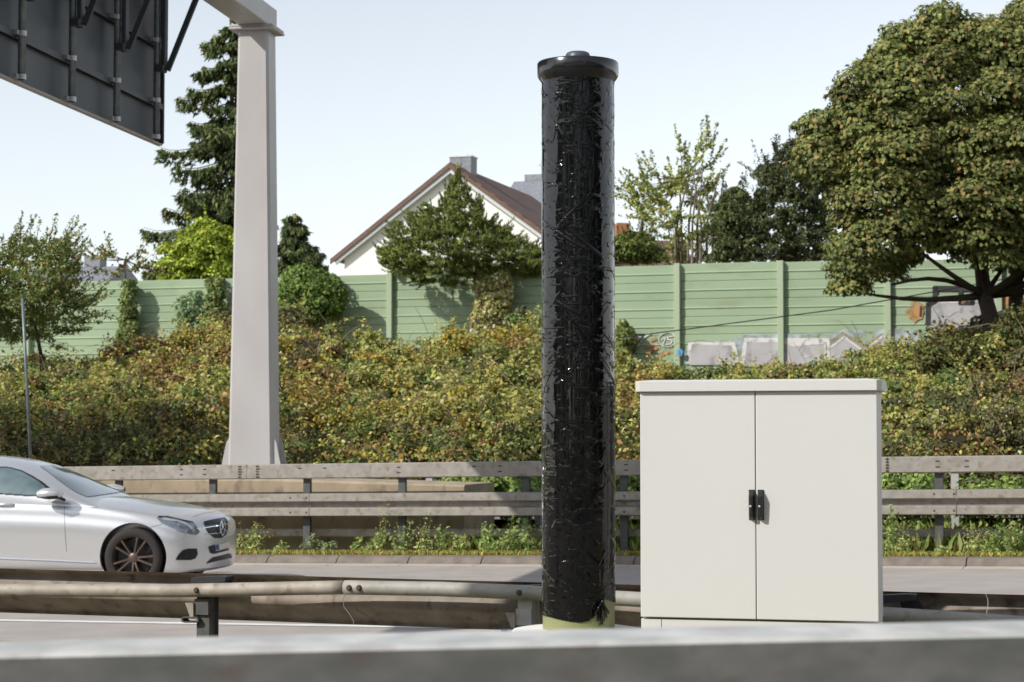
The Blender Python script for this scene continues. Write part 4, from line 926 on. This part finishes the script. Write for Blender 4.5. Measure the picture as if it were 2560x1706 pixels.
# ------------------------------------------------------------------ white cabinet
def cabinet():
    th = R(14); c1 = Vector((math.cos(th), -math.sin(th), 0)); c2 = Vector((math.sin(th), math.cos(th), 0))
    o = P(1602, 1100, 10.3); o = Vector((o.x, o.y, 0)); W_ = 1.2; D_ = .36
    z0, z1 = .74, 1.895
    Q = lambda x, y, z: o+c1*x+c2*y+UP*z
    t = thing('cabinet', Q(W_/2, D_/2, .42), 'cream white two-door roadside cabinet with black handles beside the black column', 'cabinet')
    b = MB(); b.box(Q(W_/2, D_/2+.012, (z0+z1)/2), W_-.004, D_-.02, z1-z0, c1, c2); b.build('body', M['cab'], t, bevel=.004)
    b = MB(); b.box(Q(W_/2, .008, (z0+z1)/2), W_-.03, .012, z1-z0-.02, c1, c2); b.build('door_seal', M['cab_gap'], t)
    split = .592
    for x0, x1 in ((0, split-.002), (split+.002, W_)):
        b = MB(); b.box(Q((x0+x1)/2, -.006, (z0+z1)/2+.003), x1-x0, .026, z1-z0-.006, c1, c2); dr = b.build('door', M['cab'], t, bevel=.004)
        hx_ = split-.019 if x0 == 0 else split+.026
        hz = 1.322
        hb = MB()
        rings = []
        for z, dd, ww in ((-.073, .012, .020), (-.065, .034, .027), (.045, .040, .028), (.064, .022, .026), (.070, .006, .020)):
            rings.append([Q(hx_+x, -.019-y, hz+z) for x, y in ((-ww/2, 0), (-ww/2, dd*.75), (-ww/2+.006, dd), (ww/2-.006, dd), (ww/2, dd*.75), (ww/2, 0))])
        hb.loft(rings); hd = hb.build('handle', M['black_plastic'], dr, bevel=.0015)
        hb = MB(); hb.lathe([(.0065, 0), (.0065, .003), (.003, .005)], Q(hx_-.002, -.0585, hz-.008), 12, -c2); hb.build('lock', M['clamp'], hd)
        hb = MB(); hb.box(Q(hx_, -.0215, hz), .032, .005, .152, c1, c2); hb.build('backplate', M['black_plastic'], hd, bevel=.002)
    ov = .025; l = MB(); zt = z1+.001
    pl_ = [(-ov, -ov-.002+.012), (-ov+.024, -ov-.016), (W_+ov-.024, -ov-.016), (W_+ov, -ov+.01), (W_+ov, D_+ov), (-ov, D_+ov)]
    l.loft([[Q(x, y, z) for x, y in pl_] for z in (zt, zt+.055)]); l.loft([[Q(W_/2+(x-W_/2)*.985, D_/2+(y-D_/2)*.97, zt+.0552) for x, y in pl_], [Q(W_/2+(x-W_/2)*.9, D_/2+(y-D_/2)*.7, zt+.062) for x, y in pl_]])
    l.build('lid', M['cab'], t, bevel=.003)
    b = MB(); b.box(Q(.052, .01, .68), .104, .03, .112, c1, c2); b.box(Q(W_/2+.0535, .01, .68), W_-.107, .03, .112, c1, c2); b.box(Q(W_/2, D_/2+.02, .58), W_-.01, D_-.03, .32, c1, c2)
    b.build('plinth', M['cab'], t, bevel=.002)
cabinet()

# ------------------------------------------------------------------ black wrapped column
def column():
    C = P(1446, 1100, 10.4); cx, cy = C.x, C.y; RR = .1885
    t = thing('speed_camera_column', (cx, cy, .62), 'tall round roadside column wrapped in glossy black stretch film with olive foot', 'column')
    b = MB(); b.lathe([(.186, .5), (.186, .86)], (cx, cy, 0), 64); smooth_angle(b.build('foot', M['base_green'], t))
    ztop_ = P(1446, 205, 10.4).z
    # film
    nth, nz = 220, 620; zlow = P(1446, 1556, 10.22).z-.012
    phi_pts = [(-180, 1543), (-90, 1543), (-50, 1546), (-25, 1552), (0, 1557), (15, 1552), (25, 1538), (36, 1531), (42, 1500), (50, 1502), (70, 1510), (90, 1513), (130, 1530), (180, 1543)]
    kphi = R(34); kz = P(1446, 1488, 10.2).z
    V = []; uvs = []
    for j in range(nz+1):
        for i in range(nth):
            ph = -math.pi+2*math.pi*i/nth          # 0 faces the camera, + to the right
            zb = P(1446, float(np.interp(math.degrees(ph), [a for a, _ in phi_pts], [q for _, q in phi_pts])), 10.22).z
            z = zb+(ztop_-zb)*(j/nz); x_ = ph*RR
            nv = Vector((math.cos(ph)*1.3, math.sin(ph)*1.3, 0))
            r = RR+.0015
            r += .0012*noise.noise(Vector((nv.x*3, nv.y*3, z*3.5)))+.00022*noise.noise(Vector((nv.x*8+z*9, nv.y*8, z*14)))
            ridge = 1-abs(noise.noise(Vector((nv.x*2.2+z*2.6, nv.y*2.2-z*2.2, z*5.5+3))))*2; r += .0012*max(0, ridge-.86)/.14
            for zb_, am in ((ztop_-.62, 1), (ztop_-1.02, -1), (ztop_-1.45, 1), (ztop_-1.9, 1), (ztop_-2.35, -1)):
                if z < zb_+.02*math.sin(ph*2+zb_*5): r += .0007*am
            for kx, kp, ka, kw in ((1.15, .3, .0016, .007), (.75, 1.1, .0014, .006), (1.7, 2.0, .0013, .008), (-.9, .4, .0011, .006)):
                tt = (z*kx+x_*1.0+kp+.05*noise.noise(Vector((z*2+kp, x_*4, kx)))) % .62-.31; fade = max(0, noise.noise(Vector((z*1.7, nv.x*.9+kp*3, nv.y*.9)))+.15)
                r += ka*fade*3.2*math.exp(-(tt/kw)**2)
            dxk = (ph-kphi)*RR; dzk = z-kz; dk = math.hypot(dxk, dzk); an = math.atan2(dzk, dxk)
            r += (.0022*math.sin(an*11+noise.noise(Vector((an*3, dk*6, 0)))*3)+.0012*math.sin(an*23+1))*math.exp(-dk/.13)*min(1, dk/.02)
            dxt = (ph-R(5))*RR; dzt = z-(ztop_-.2); dt = math.hypot(dxt, dzt); at_ = math.atan2(dzt, dxt)
            r += .0011*math.sin(at_*7+3.5*noise.noise(Vector((at_*2, dt*7, 5))))*math.exp(-dt/.14)*min(1, dt/.03)
            if z < zb+.05: r += .002*math.sin(ph*60)*(1-(z-zb)/.05)
            V.append((cx+math.sin(ph)*r, cy-math.cos(ph)*r, z)); uvs.append((x_, z))
    F_ = [(j*nth+i, j*nth+(i+1) % nth, (j+1)*nth+(i+1) % nth, (j+1)*nth+i) for j in range(nz) for i in range(nth)]
    me = bpy.data.meshes.new('film'); me.from_pydata(V, [], F_)
    uv = me.uv_layers.new(name='UVMap'); li = np.empty(len(me.loops), dtype=np.int32); me.loops.foreach_get('vertex_index', li)
    uv.data.foreach_set('uv', np.array(uvs, dtype=np.float32)[li].ravel())
    f = link('film_wrap', me, M['film'], t, smooth=True)
    # gathered film end
    K = MB()
    for k in range(11):
        a = R(215+k*12); rows = []
        for u in (0, .35, .7, 1):
            ph = kphi+(.008+.040*u*(1+.4*math.sin(k*2.1)))*math.cos(a)/RR*1.0; z = kz-.025+(.02+.06*u*(1+.25*math.sin(k*3.3)))*math.sin(a)*1.1-.03*u
            rr = RR+.012+.010*math.sin(k*1.7+u*2)-.008*u
            rows.append((ph, z, rr))
        L_ = []
        for (ph, z, rr) in rows:
            w_ = .010
            L_.append([Vector((cx+math.sin(ph+o1)*(rr+o2), cy-math.cos(ph+o1)*(rr+o2), z+o3)) for o1, o2, o3 in ((-.03, 0, 0), (0, .006, .006), (.03, 0, 0), (0, -.004, -.006))])
        K.loft(L_)
    K.build('film_knot', M['film'], t, smooth=True)
    # cap
    zc = P(1446, 167, 10.2).z
    b = MB(); b.lathe([(.10, ztop_-.01), (.19, ztop_-.005), (.205, ztop_+.015), (.2125, ztop_+.03), (.2135, ztop_+.092), (.209, ztop_+.099), (.10, ztop_+.108), (.02, ztop_+.11)], (cx, cy, 0), 72)
    smooth_angle(b.build('cap', M['cap'], t), 40)
    b = MB(); b.lathe([(.068, ztop_+.105), (.066, ztop_+.135), (.060, ztop_+.150), (.048, ztop_+.156), (.02, ztop_+.157)], (cx, cy, 0), 40); smooth_angle(b.build('knob', M['knob'], t), 60)
    b = MB(); b.lathe([(.36, .40), (.36, .64), (.34, .668), (.30, .675), (.05, .675)], (cx, cy+.02, 0), 48)
    tag(smooth_angle(b.build('foundation', M['concrete_pale']), 30), 'pale round concrete foundation under the black column', 'foundation')
column()

# ------------------------------------------------------------------ silver car
def car():
    s_w = -11.4; t_near = 19.05
    wp = Vector(P(331, 1470, 21.8)); t_near = wp.dot(N); s_w = wp.dot(U)
    zc = zr(s_w); CY = R(9); fwd = Vector((math.cos(CY), -math.sin(CY), 0)); lat = Vector((math.sin(CY), math.cos(CY), 0))
    nose = Vector((wp.x, wp.y, 0))+fwd*.79+lat*.885+UP*zc
    def W_(x, y, z): return nose+fwd*x+lat*y+UP*z      # y negative = side facing the camera
    t = thing('car', W_(-2.3, 0, 0), 'silver saloon car driving right, its front half in view at the left edge', 'car')
    X = [0, -.04, -.14, -.32, -.55, -.79, -1.1, -1.4, -2.0, -3.0, -3.6, -4.1, -4.45, -4.62, -4.69]
    ZT = [.70, .755, .80, .845, .885, .92, .955, .98, .97, .97, .98, 1.02, 1.02, .99, .90]
    ZE = [.62, .665, .70, .745, .785, .825, .865, .90, .925, .95, .965, .96, .93, .90, .84]
    WW = [.80, .835, .865, .885, .90, .905, .905, .90, .90, .905, .905, .89, .86, .84, .80]
    ZL = [.20, .17, .155, .155, .17, .19, .19, .19, .19, .19, .20, .22, .25, .28, .36]
    SW = [.40, .37, .31, .20, .09, .02, 0, 0, 0, 0, 0, -.05, -.16, -.22, -.24]
    FR = [0, .3, .58, .8, .94, 1]
    lev = [.0, .1, .24, .40, .56, .70, .80, .90, 1.0]
    lw = [.95, .985, .985, .992, 1.0, .998, .970, .965, .93]
    def ring(i):
        out = []
        for f in FR[:-1]: out.append((f*WW[i]*.93, ZL[i]))
        for l, w in zip(lev, lw): out.append((WW[i]*w, ZL[i]+(ZE[i]-ZL[i])*l))
        for f in FR[::-1][1:]: out.append((f*WW[i]*.93, ZE[i]+(ZT[i]-ZE[i])*(1-f**2.6)))
        return out
    def pos(i, y, z, extra=0): return W_(X[i]-SW[i]*(abs(y)/.9)**3.2-extra, y, z)
    V = []; Fc = []; rings = []
    for i in range(len(X)):
        r = ring(i); full = [(y, z) for y, z in r]+[(-y, z) for y, z in r[::-1][1:-1]]
        rings.append([pos(i, y, z) for y, z in full])
    b = MB(); b.loft(rings, True, False)
    # end caps as grids
    for i, bul in ((0, .04), (len(X)-1, -.03)):
        r = ring(i); rows = [[(f*r[0+len(FR)-1+k][0], r[len(FR)-1+k][1]) for f in FR] for k in range(len(lev))]
        for k in range(len(rows)):
            rows[k] = [(-y, z) for y, z in rows[k][::-1][:-1]]+rows[k]
        tr = r[-(len(FR)-1):]; toprow = [(y, z) for y, z in tr[::-1]]
        toprow = [(-y, z) for y, z in toprow[::-1][:-1]]+toprow; toprow = [rows[-1][0]]+toprow+[rows[-1][-1]]
        rows.append(toprow)
        bb = lambda y, z: -bul*math.sin(math.pi*min(1, max(0, (z-ZL[i])/(ZT[i]-ZL[i]))))*(1-(abs(y)/(WW[i]))**2)
        me_rows = [[pos(i, y, z, bb(y, z)) for y, z in rw] for rw in rows]
        o_ = len(b.v); nn = len(me_rows[0])
        for rw in me_rows: b.v += [tuple(p) for p in rw]
        for k in range(len(rows)-1):
            for m_ in range(nn-1): b.f.append((o_+k*nn+m_, o_+k*nn+m_+1, o_+(k+1)*nn+m_+1, o_+(k+1)*nn+m_))
    me = bpy.data.meshes.new('body'); me.from_pydata(b.v, [], b.f)
    import bmesh
    bm_ = bmesh.new(); bm_.from_mesh(me); bmesh.ops.remove_doubles(bm_, verts=bm_.verts, dist=.0008); bmesh.ops.recalc_face_normals(bm_, faces=bm_.faces); bm_.to_mesh(me); bm_.free()
    tmp = bpy.data.objects.new('tmp_body', me); COL.objects.link(tmp)
    ss = tmp.modifiers.new('s', 'SUBSURF'); ss.levels = 2; ss.render_levels = 2
    cutters = []
    for wx in (-.79, -3.63):
        for sg in (-1, 1):
            c = MB(); c.lathe([(.372, -.17), (.372, .17)], W_(wx, sg*.86, .335), 48, lat); co = c.build('cut', None); cutters.append(co)
            bo_ = tmp.modifiers.new('b', 'BOOLEAN'); bo_.operation = 'DIFFERENCE'; bo_.object = co; bo_.solver = 'EXACT'
    dg = bpy.context.evaluated_depsgraph_get(); ev = bpy.data.meshes.new_from_object(tmp.evaluated_get(dg))
    bvh0 = BVHTree.FromPolygons([v.co.copy() for v in ev.vertices], [tuple(p_.vertices) for p_ in ev.polygons])
    for c in cutters+[tmp]: bpy.data.objects.remove(c)
    ev.materials.clear(); body = link('body', ev, M['silver'], t); smooth_angle(body, 38)
    # cabin
    gx_ = [(-1.22, .90), (-1.34, .975), (-1.5, 1.055), (-1.75, 1.175), (-2.0, 1.285), (-2.2, 1.355), (-2.4, 1.40), (-2.65, 1.43), (-3.0, 1.44), (-3.35, 1.42), (-3.7, 1.345), (-4.0, 1.235), (-4.25, 1.11), (-4.42, 1.0)]
    cr = []
    for x, zt in gx_:
        zb = .87; hw_ = .845; hh = max(zt-zb, .02); rg = []
        for k in range(25):
            a = math.pi*k/24; cc, s_ = math.cos(a), math.sin(a); e = 2/2.7
            y = hw_*math.copysign(abs(cc)**e, cc)*(1-.10*min(1, hh/.5)*abs(s_)**2); z = zb+hh*abs(s_)**e
            rg.append(W_(x-.0, y, z))
        cr.append(rg)
    q = MB(); q.loft(cr, False, False); cabin = q.build('cabin', M['silver'], t)
    md = cabin.modifiers.new('s', 'SUBSURF'); md.levels = 1; md.render_levels = 1
    dg = bpy.context.evaluated_depsgraph_get(); evc = bpy.data.meshes.new_from_object(cabin.evaluated_get(dg))
    cabin.modifiers.clear(); cabin.data = evc; evc.polygons.foreach_set('use_smooth', [True]*len(evc.polygons))
    bvh1 = BVHTree.FromPolygons([v.co.copy() for v in evc.vertices], [tuple(p_.vertices) for p_ in evc.polygons])
    O = Vector((0, 0, CAMZ))
    def decal(poly, bv, m, name, parent, off=.006, step=1.6, mirror=False, smooth=True, side=False):
        xs = [p_[0] for p_ in poly]; ys = [p_[1] for p_ in poly]
        nx = int((max(xs)-min(xs))/step)+2; ny = int((max(ys)-min(ys))/step)+2
        gx2 = min(xs)+np.arange(nx)*step; gy2 = min(ys)+np.arange(ny)*step
        GX2, GY2 = np.meshgrid(gx2, gy2); ins = in_poly(GX2.ravel(), GY2.ravel(), poly)
        idm = {}; VV = []; 
        for k in np.nonzero(ins)[0]:
            d = ray(float(GX2.ravel()[k]), float(GY2.ravel()[k])).normalized(); h, nrm, _, _ = bv.ray_cast(O, d)
            if h is None: continue
            if nrm.dot(d) > 0: nrm = -nrm
            idm[k] = len(VV); VV.append(h+nrm*off)
        FF = []
        for j in range(ny-1):
            for i in range(nx-1):
                ks = [j*nx+i, j*nx+i+1, (j+1)*nx+i+1, (j+1)*nx+i]
                if all(k in idm for k in ks):
                    f4 = [idm[k] for k in ks]
                    if max((VV[f4[0]]-VV[f4[2]]).length, (VV[f4[1]]-VV[f4[3]]).length) < .3: FF.append(tuple(f4))
        if not FF: return None
        par = list(range(len(VV)))
        def fd(a):
            while par[a] != a: par[a] = par[par[a]]; a = par[a]
            return a
        for f4 in FF:
            for q_ in f4[1:]: par[fd(f4[0])] = fd(q_)
        roots = [fd(f4[0]) for f4 in FF]; big = max(set(roots), key=roots.count); FF = [f4 for f4, r_ in zip(FF, roots) if r_ == big]
        used = sorted({q_ for f4 in FF for q_ in f4}); re_ = {q_: i for i, q_ in enumerate(used)}; VV = [VV[q_] for q_ in used]; FF = [tuple(re_[q_] for q_ in f4) for f4 in FF]
        me = bpy.data.meshes.new(name); me.from_pydata([tuple(v) for v in VV], [], FF); o = link(name, me, m, parent, smooth)
        if mirror:
            V2 = [v-lat*(2*((v-nose).dot(lat))) for v in VV]; me2 = bpy.data.meshes.new(name); me2.from_pydata([tuple(v) for v in V2], [], FF); link(name, me2, m, parent, smooth)
        return o
    c6 = lambda pts: [(x/5.226, 1120+y/5.226) for x, y in pts]         # crop coordinates used while measuring
    c4 = lambda pts: [(370+x/9.223, 1260+y/9.223) for x, y in pts]
    glass_ws = c6([(505, 240), (620, 222), (850, 205), (915, 215), (1060, 275), (1250, 370), (1450, 490), (1610, 580), (1400, 610), (1140, 650), (1050, 615), (920, 545), (750, 420), (600, 300)])
    decal(glass_ws, bvh1, M['glass'], 'windscreen', t)
    sw = c6([(-200, 262), (0, 240), (130, 250), (280, 290), (430, 365), (560, 445), (680, 540), (640, 640), (400, 640), (0, 612), (-200, 600)])
    decal(sw, bvh1, M['car_black'], 'window_frame', t, .004, mirror=True)
    swg = c6([(-200, 280), (0, 258), (130, 268), (270, 308), (410, 380), (530, 455), (600, 520), (560, 620), (400, 625), (0, 598), (-200, 585)])
    decal(swg, bvh1, M['glass'], 'side_window', t, .008, mirror=True)
    hl = c4([(190, 330), (260, 285), (420, 290), (650, 340), (900, 400), (1050, 430), (1130, 540), (1200, 650), (1120, 725), (980, 710), (750, 650), (500, 540), (300, 440)])
    h1 = decal(hl, bvh0, M['lamp'], 'headlight', t, .006, 1.2, mirror=True)
    decal(c4([(240, 350), (420, 335), (640, 375), (850, 430), (1000, 510), (1090, 620), (1020, 640), (900, 520), (700, 430), (420, 400)]), bvh0, M['lamp_pale'], 'light_strip', t, .011, 1.0, mirror=True)
    decal(c4([(230, 292), (420, 288), (900, 395), (1060, 425), (1040, 445), (880, 425), (600, 352), (380, 312), (220, 325)]), bvh0, M['car_black'], 'lamp_seal', t, .012, 1.0, mirror=True)
    gr = c4([(1270, 410), (1500, 355), (1760, 310), (1830, 380), (1850, 560), (1800, 720), (1680, 800), (1520, 790), (1400, 700), (1310, 560)])
    decal(gr, bvh0, M['car_black'], 'grille', t, .006, 1.0)
    for pts in ([(1240, 545), (1600, 490), (1850, 440), (1850, 470), (1600, 520), (1250, 572)], [(1300, 690), (1650, 660), (1840, 590), (1840, 620), (1650, 690), (1320, 715)]):
        decal(c4(pts), bvh0, M['chrome'], 'grille_bar', t, .014, .8)
    # round three-pointed emblem in the grille
    ec = c4([(1680, 545)])[0]; d = ray(*ec).normalized(); h, nrm, _, _ = bvh0.ray_cast(O, d)
    if h:
        nf = fwd; em = MB(); rr = .085; ctr = h+fwd*.02
        em.tube([ctr+(lat*math.cos(a)+UP*math.sin(a))*rr for a in [2*math.pi*k/28 for k in range(29)]], .008, 6, False)
        for k in range(3):
            a = math.pi/2+k*2*math.pi/3; tip = ctr+(lat*math.cos(a)+UP*math.sin(a))*rr; e = (lat*math.cos(a+math.pi/2)+UP*math.sin(a+math.pi/2))*.014
            em.add([ctr+e, ctr-e, tip, ctr+fwd*.012], [(0, 2, 3), (1, 3, 2), (0, 1, 2), (0, 3, 1)])
        em.build('emblem', M['chrome'], t)
    decal(c4([(620, 1300), (700, 1150), (800, 1060), (940, 1020), (1130, 1030), (1150, 1160), (1100, 1260), (1000, 1300)]), bvh0, M['car_black'], 'air_intake', t, .006, 1.2, mirror=True)
    decal(c4([(1385, 985), (1530, 930), (1565, 1085), (1860, 1010), (1860, 1075), (1500, 1165), (1420, 1135)]), bvh0, M['car_black'], 'lower_intake', t, .006, 1.2)
    decal(c4([(1300, 1395), (1480, 1230), (1700, 1180), (1880, 1130), (1930, 1180), (1930, 1250), (1600, 1320)]), bvh0, M['car_black'], 'lip', t, .007, 1.2)
    pl0 = decal(c4([(1600, 930), (1850, 860), (1850, 1000), (1620, 1060)]), bvh0, M['plate'], 'number_plate', t, .016, 1.0)
    decal(c4([(1540, 945), (1600, 930), (1620, 1060), (1560, 1075)]), bvh0, M['plate_blue'], 'plate_band', t, .016, 1.0)
    # shut lines and crease
    def line(pts, w=1.6, bv=bvh0, m='slot', off=.004, name='shut_line'):
        for (x0, y0), (x1, y1) in zip(pts[:-1], pts[1:]):
            a, b2 = [], None
            n_ = max(2, int(math.hypot(x1-x0, y1-y0)/3)); ptz = []
            for i in range(n_+1):
                d = ray(x0+(x1-x0)*i/n_, y0+(y1-y0)*i/n_).normalized(); h, nrm, _, _ = bv.ray_cast(O, d)
                if h: ptz.append(h-d*off*.2)
            if len(ptz) > 1: q2 = MB(); q2.tube(ptz, w/229/2, 5); q2.build(name, M[m], t)
    line(c6([(960, 640), (870, 640), (845, 700), (838, 820), (850, 1100), (870, 1360)]), .9)
    line(c4([(0, 560), (330, 465)]), .8); line(c4([(1030, 310), (1250, 220), (1550, 180)]), .8)
    line(c6([(0, 806), (700, 806), (1100, 822), (1560, 850)]), .9, m='silver', name='crease')
    # chrome sill strip
    line(c6([(-150, 1440), (0, 1445), (600, 1470), (1250, 1500)]), 4.5, m='chrome', off=.01, name='sill_strip')
    # mirror
    mc = c6([(640, 600)])[0]; k = (W_(-1.62, -.98, .98)-O); dd = ray(*mc); ctr = O+dd*(k.dot(lat)/dd.dot(lat))
    mm = MB(); rg = []
    for u, sx in ((-.135, .02), (-.12, .045), (-.06, .066), (.02, .07), (.09, .055), (.15, .03)):
        rg.append([ctr+fwd*u+lat*(.09*sx/.07*math.cos(a))+UP*(sx*.92*math.sin(a)+.0) for a in [2*math.pi*k/16 for k in range(16)]])
    mm.loft(rg); mo = mm.build('door_mirror', M['silver'], t, smooth=True)
    mm = MB(); mm.loft([[ctr+fwd*u+lat*(.095*sx/.07*math.cos(a))+UP*(-.035+sx*.42*math.sin(a)) for a in [2*math.pi*k/16 for k in range(16)]] for u, sx in ((-.125, .03), (0, .07), (.12, .05))]); mm.build('mirror_base', M['car_black'], mo, smooth=True)
    mm = MB(); mm.tube([ctr+fwd*.09-UP*.03, ctr+fwd*.14+lat*.1-UP*.07], [.022, .018], 8); mm.build('mirror_arm', M['car_black'], mo)
    c_ = 2*((ctr-nose).dot(lat))
    mm = MB(); mm.v = [tuple(Vector(v)-lat*(2*((Vector(v)-nose).dot(lat)))) for r_ in rg for v in r_]; mm.f = [(i*16+k, i*16+(k+1) % 16, (i+1)*16+(k+1) % 16, (i+1)*16+k) for i in range(5) for k in range(16)]; mm.build('door_mirror', M['silver'], t, smooth=True)
    # door handle
    hp = c6([(60, 740)])[0]; d = ray(*hp).normalized(); h, nrm, _, _ = bvh0.ray_cast(O, d)
    if h:
        q = MB(); q.tube([h+fwd*.11, h+fwd*.09-lat*.028, h-lat*.032, h-fwd*.09-lat*.028, h-fwd*.11], [.010, .014, .015, .014, .010], 8); q.build('door_handle', M['silver'], t, smooth=True)
    # arch lining and wheels
    for wx in (-.79, -3.63):
        for sg in (-1, 1):
            q = MB(); q.lathe([(.366, 0), (.366, .30), (.01, .30)], W_(wx, sg*.86, .335), 40, -lat*sg); q.v = [(x, y, z) for x, y, z in q.v]; q.f = q.f[:-2]+q.f[-1:]; q.build('wheel_arch', M['car_black'], t)
            wc = W_(wx, sg*.80, .325); ax = lat*sg; x0 = fwd; rot = R(11)
            wh = bpy.data.objects.new('wheel', None); COL.objects.link(wh); wh.location = wc; wh.parent = t; wh.matrix_parent_inverse = parent_world(t).inverted(); wh.empty_display_size = .1
            q = MB(); q.lathe([(.225, -.11), (.30, -.112), (.318, -.10), (.325, -.06), (.325, .05), (.318, .085), (.300, .098), (.262, .102), (.236, .092), (.228, .06)], wc, 56, ax); q.f = q.f[:-2]; smooth_angle(q.build('tyre', M['tyre'], wh), 50)
            q = MB(); q.lathe([(.234, .092), (.238, .088), (.226, .070), (.215, .02), (.21, -.08)], wc, 56, ax); q.f = q.f[:-2]
            xx = x0; yy = ax.cross(xx)
            for k in range(10):
                a = 2*math.pi*k/10+rot+(.10 if k % 2 else -.10)
                dv = xx*math.cos(a)+yy*math.sin(a); tv_ = ax.cross(dv)
                rings = []
                for r_, w_, h_ in ((.03, .020, .058), (.10, .014, .072), (.18, .014, .078), (.232, .019, .080)):
                    rings.append([wc+dv*r_+tv_*(w_*a_)+ax*(h_+b_) for a_, b_ in ((-1, -.012), (-.6, .006), (.6, .006), (1, -.012))])
                q.loft(rings)
            q.lathe([(.055, .03), (.055, .066), (.040, .076), (.01, .078)], wc, 24, ax)
            smooth_angle(q.build('rim', M['rim'], wh), 35)
            q = MB(); q.lathe([(.20, -.02), (.20, -.0), (.005, .0)], wc, 32, ax); q.build('brake_disc', M['car_black'], wh)
car()
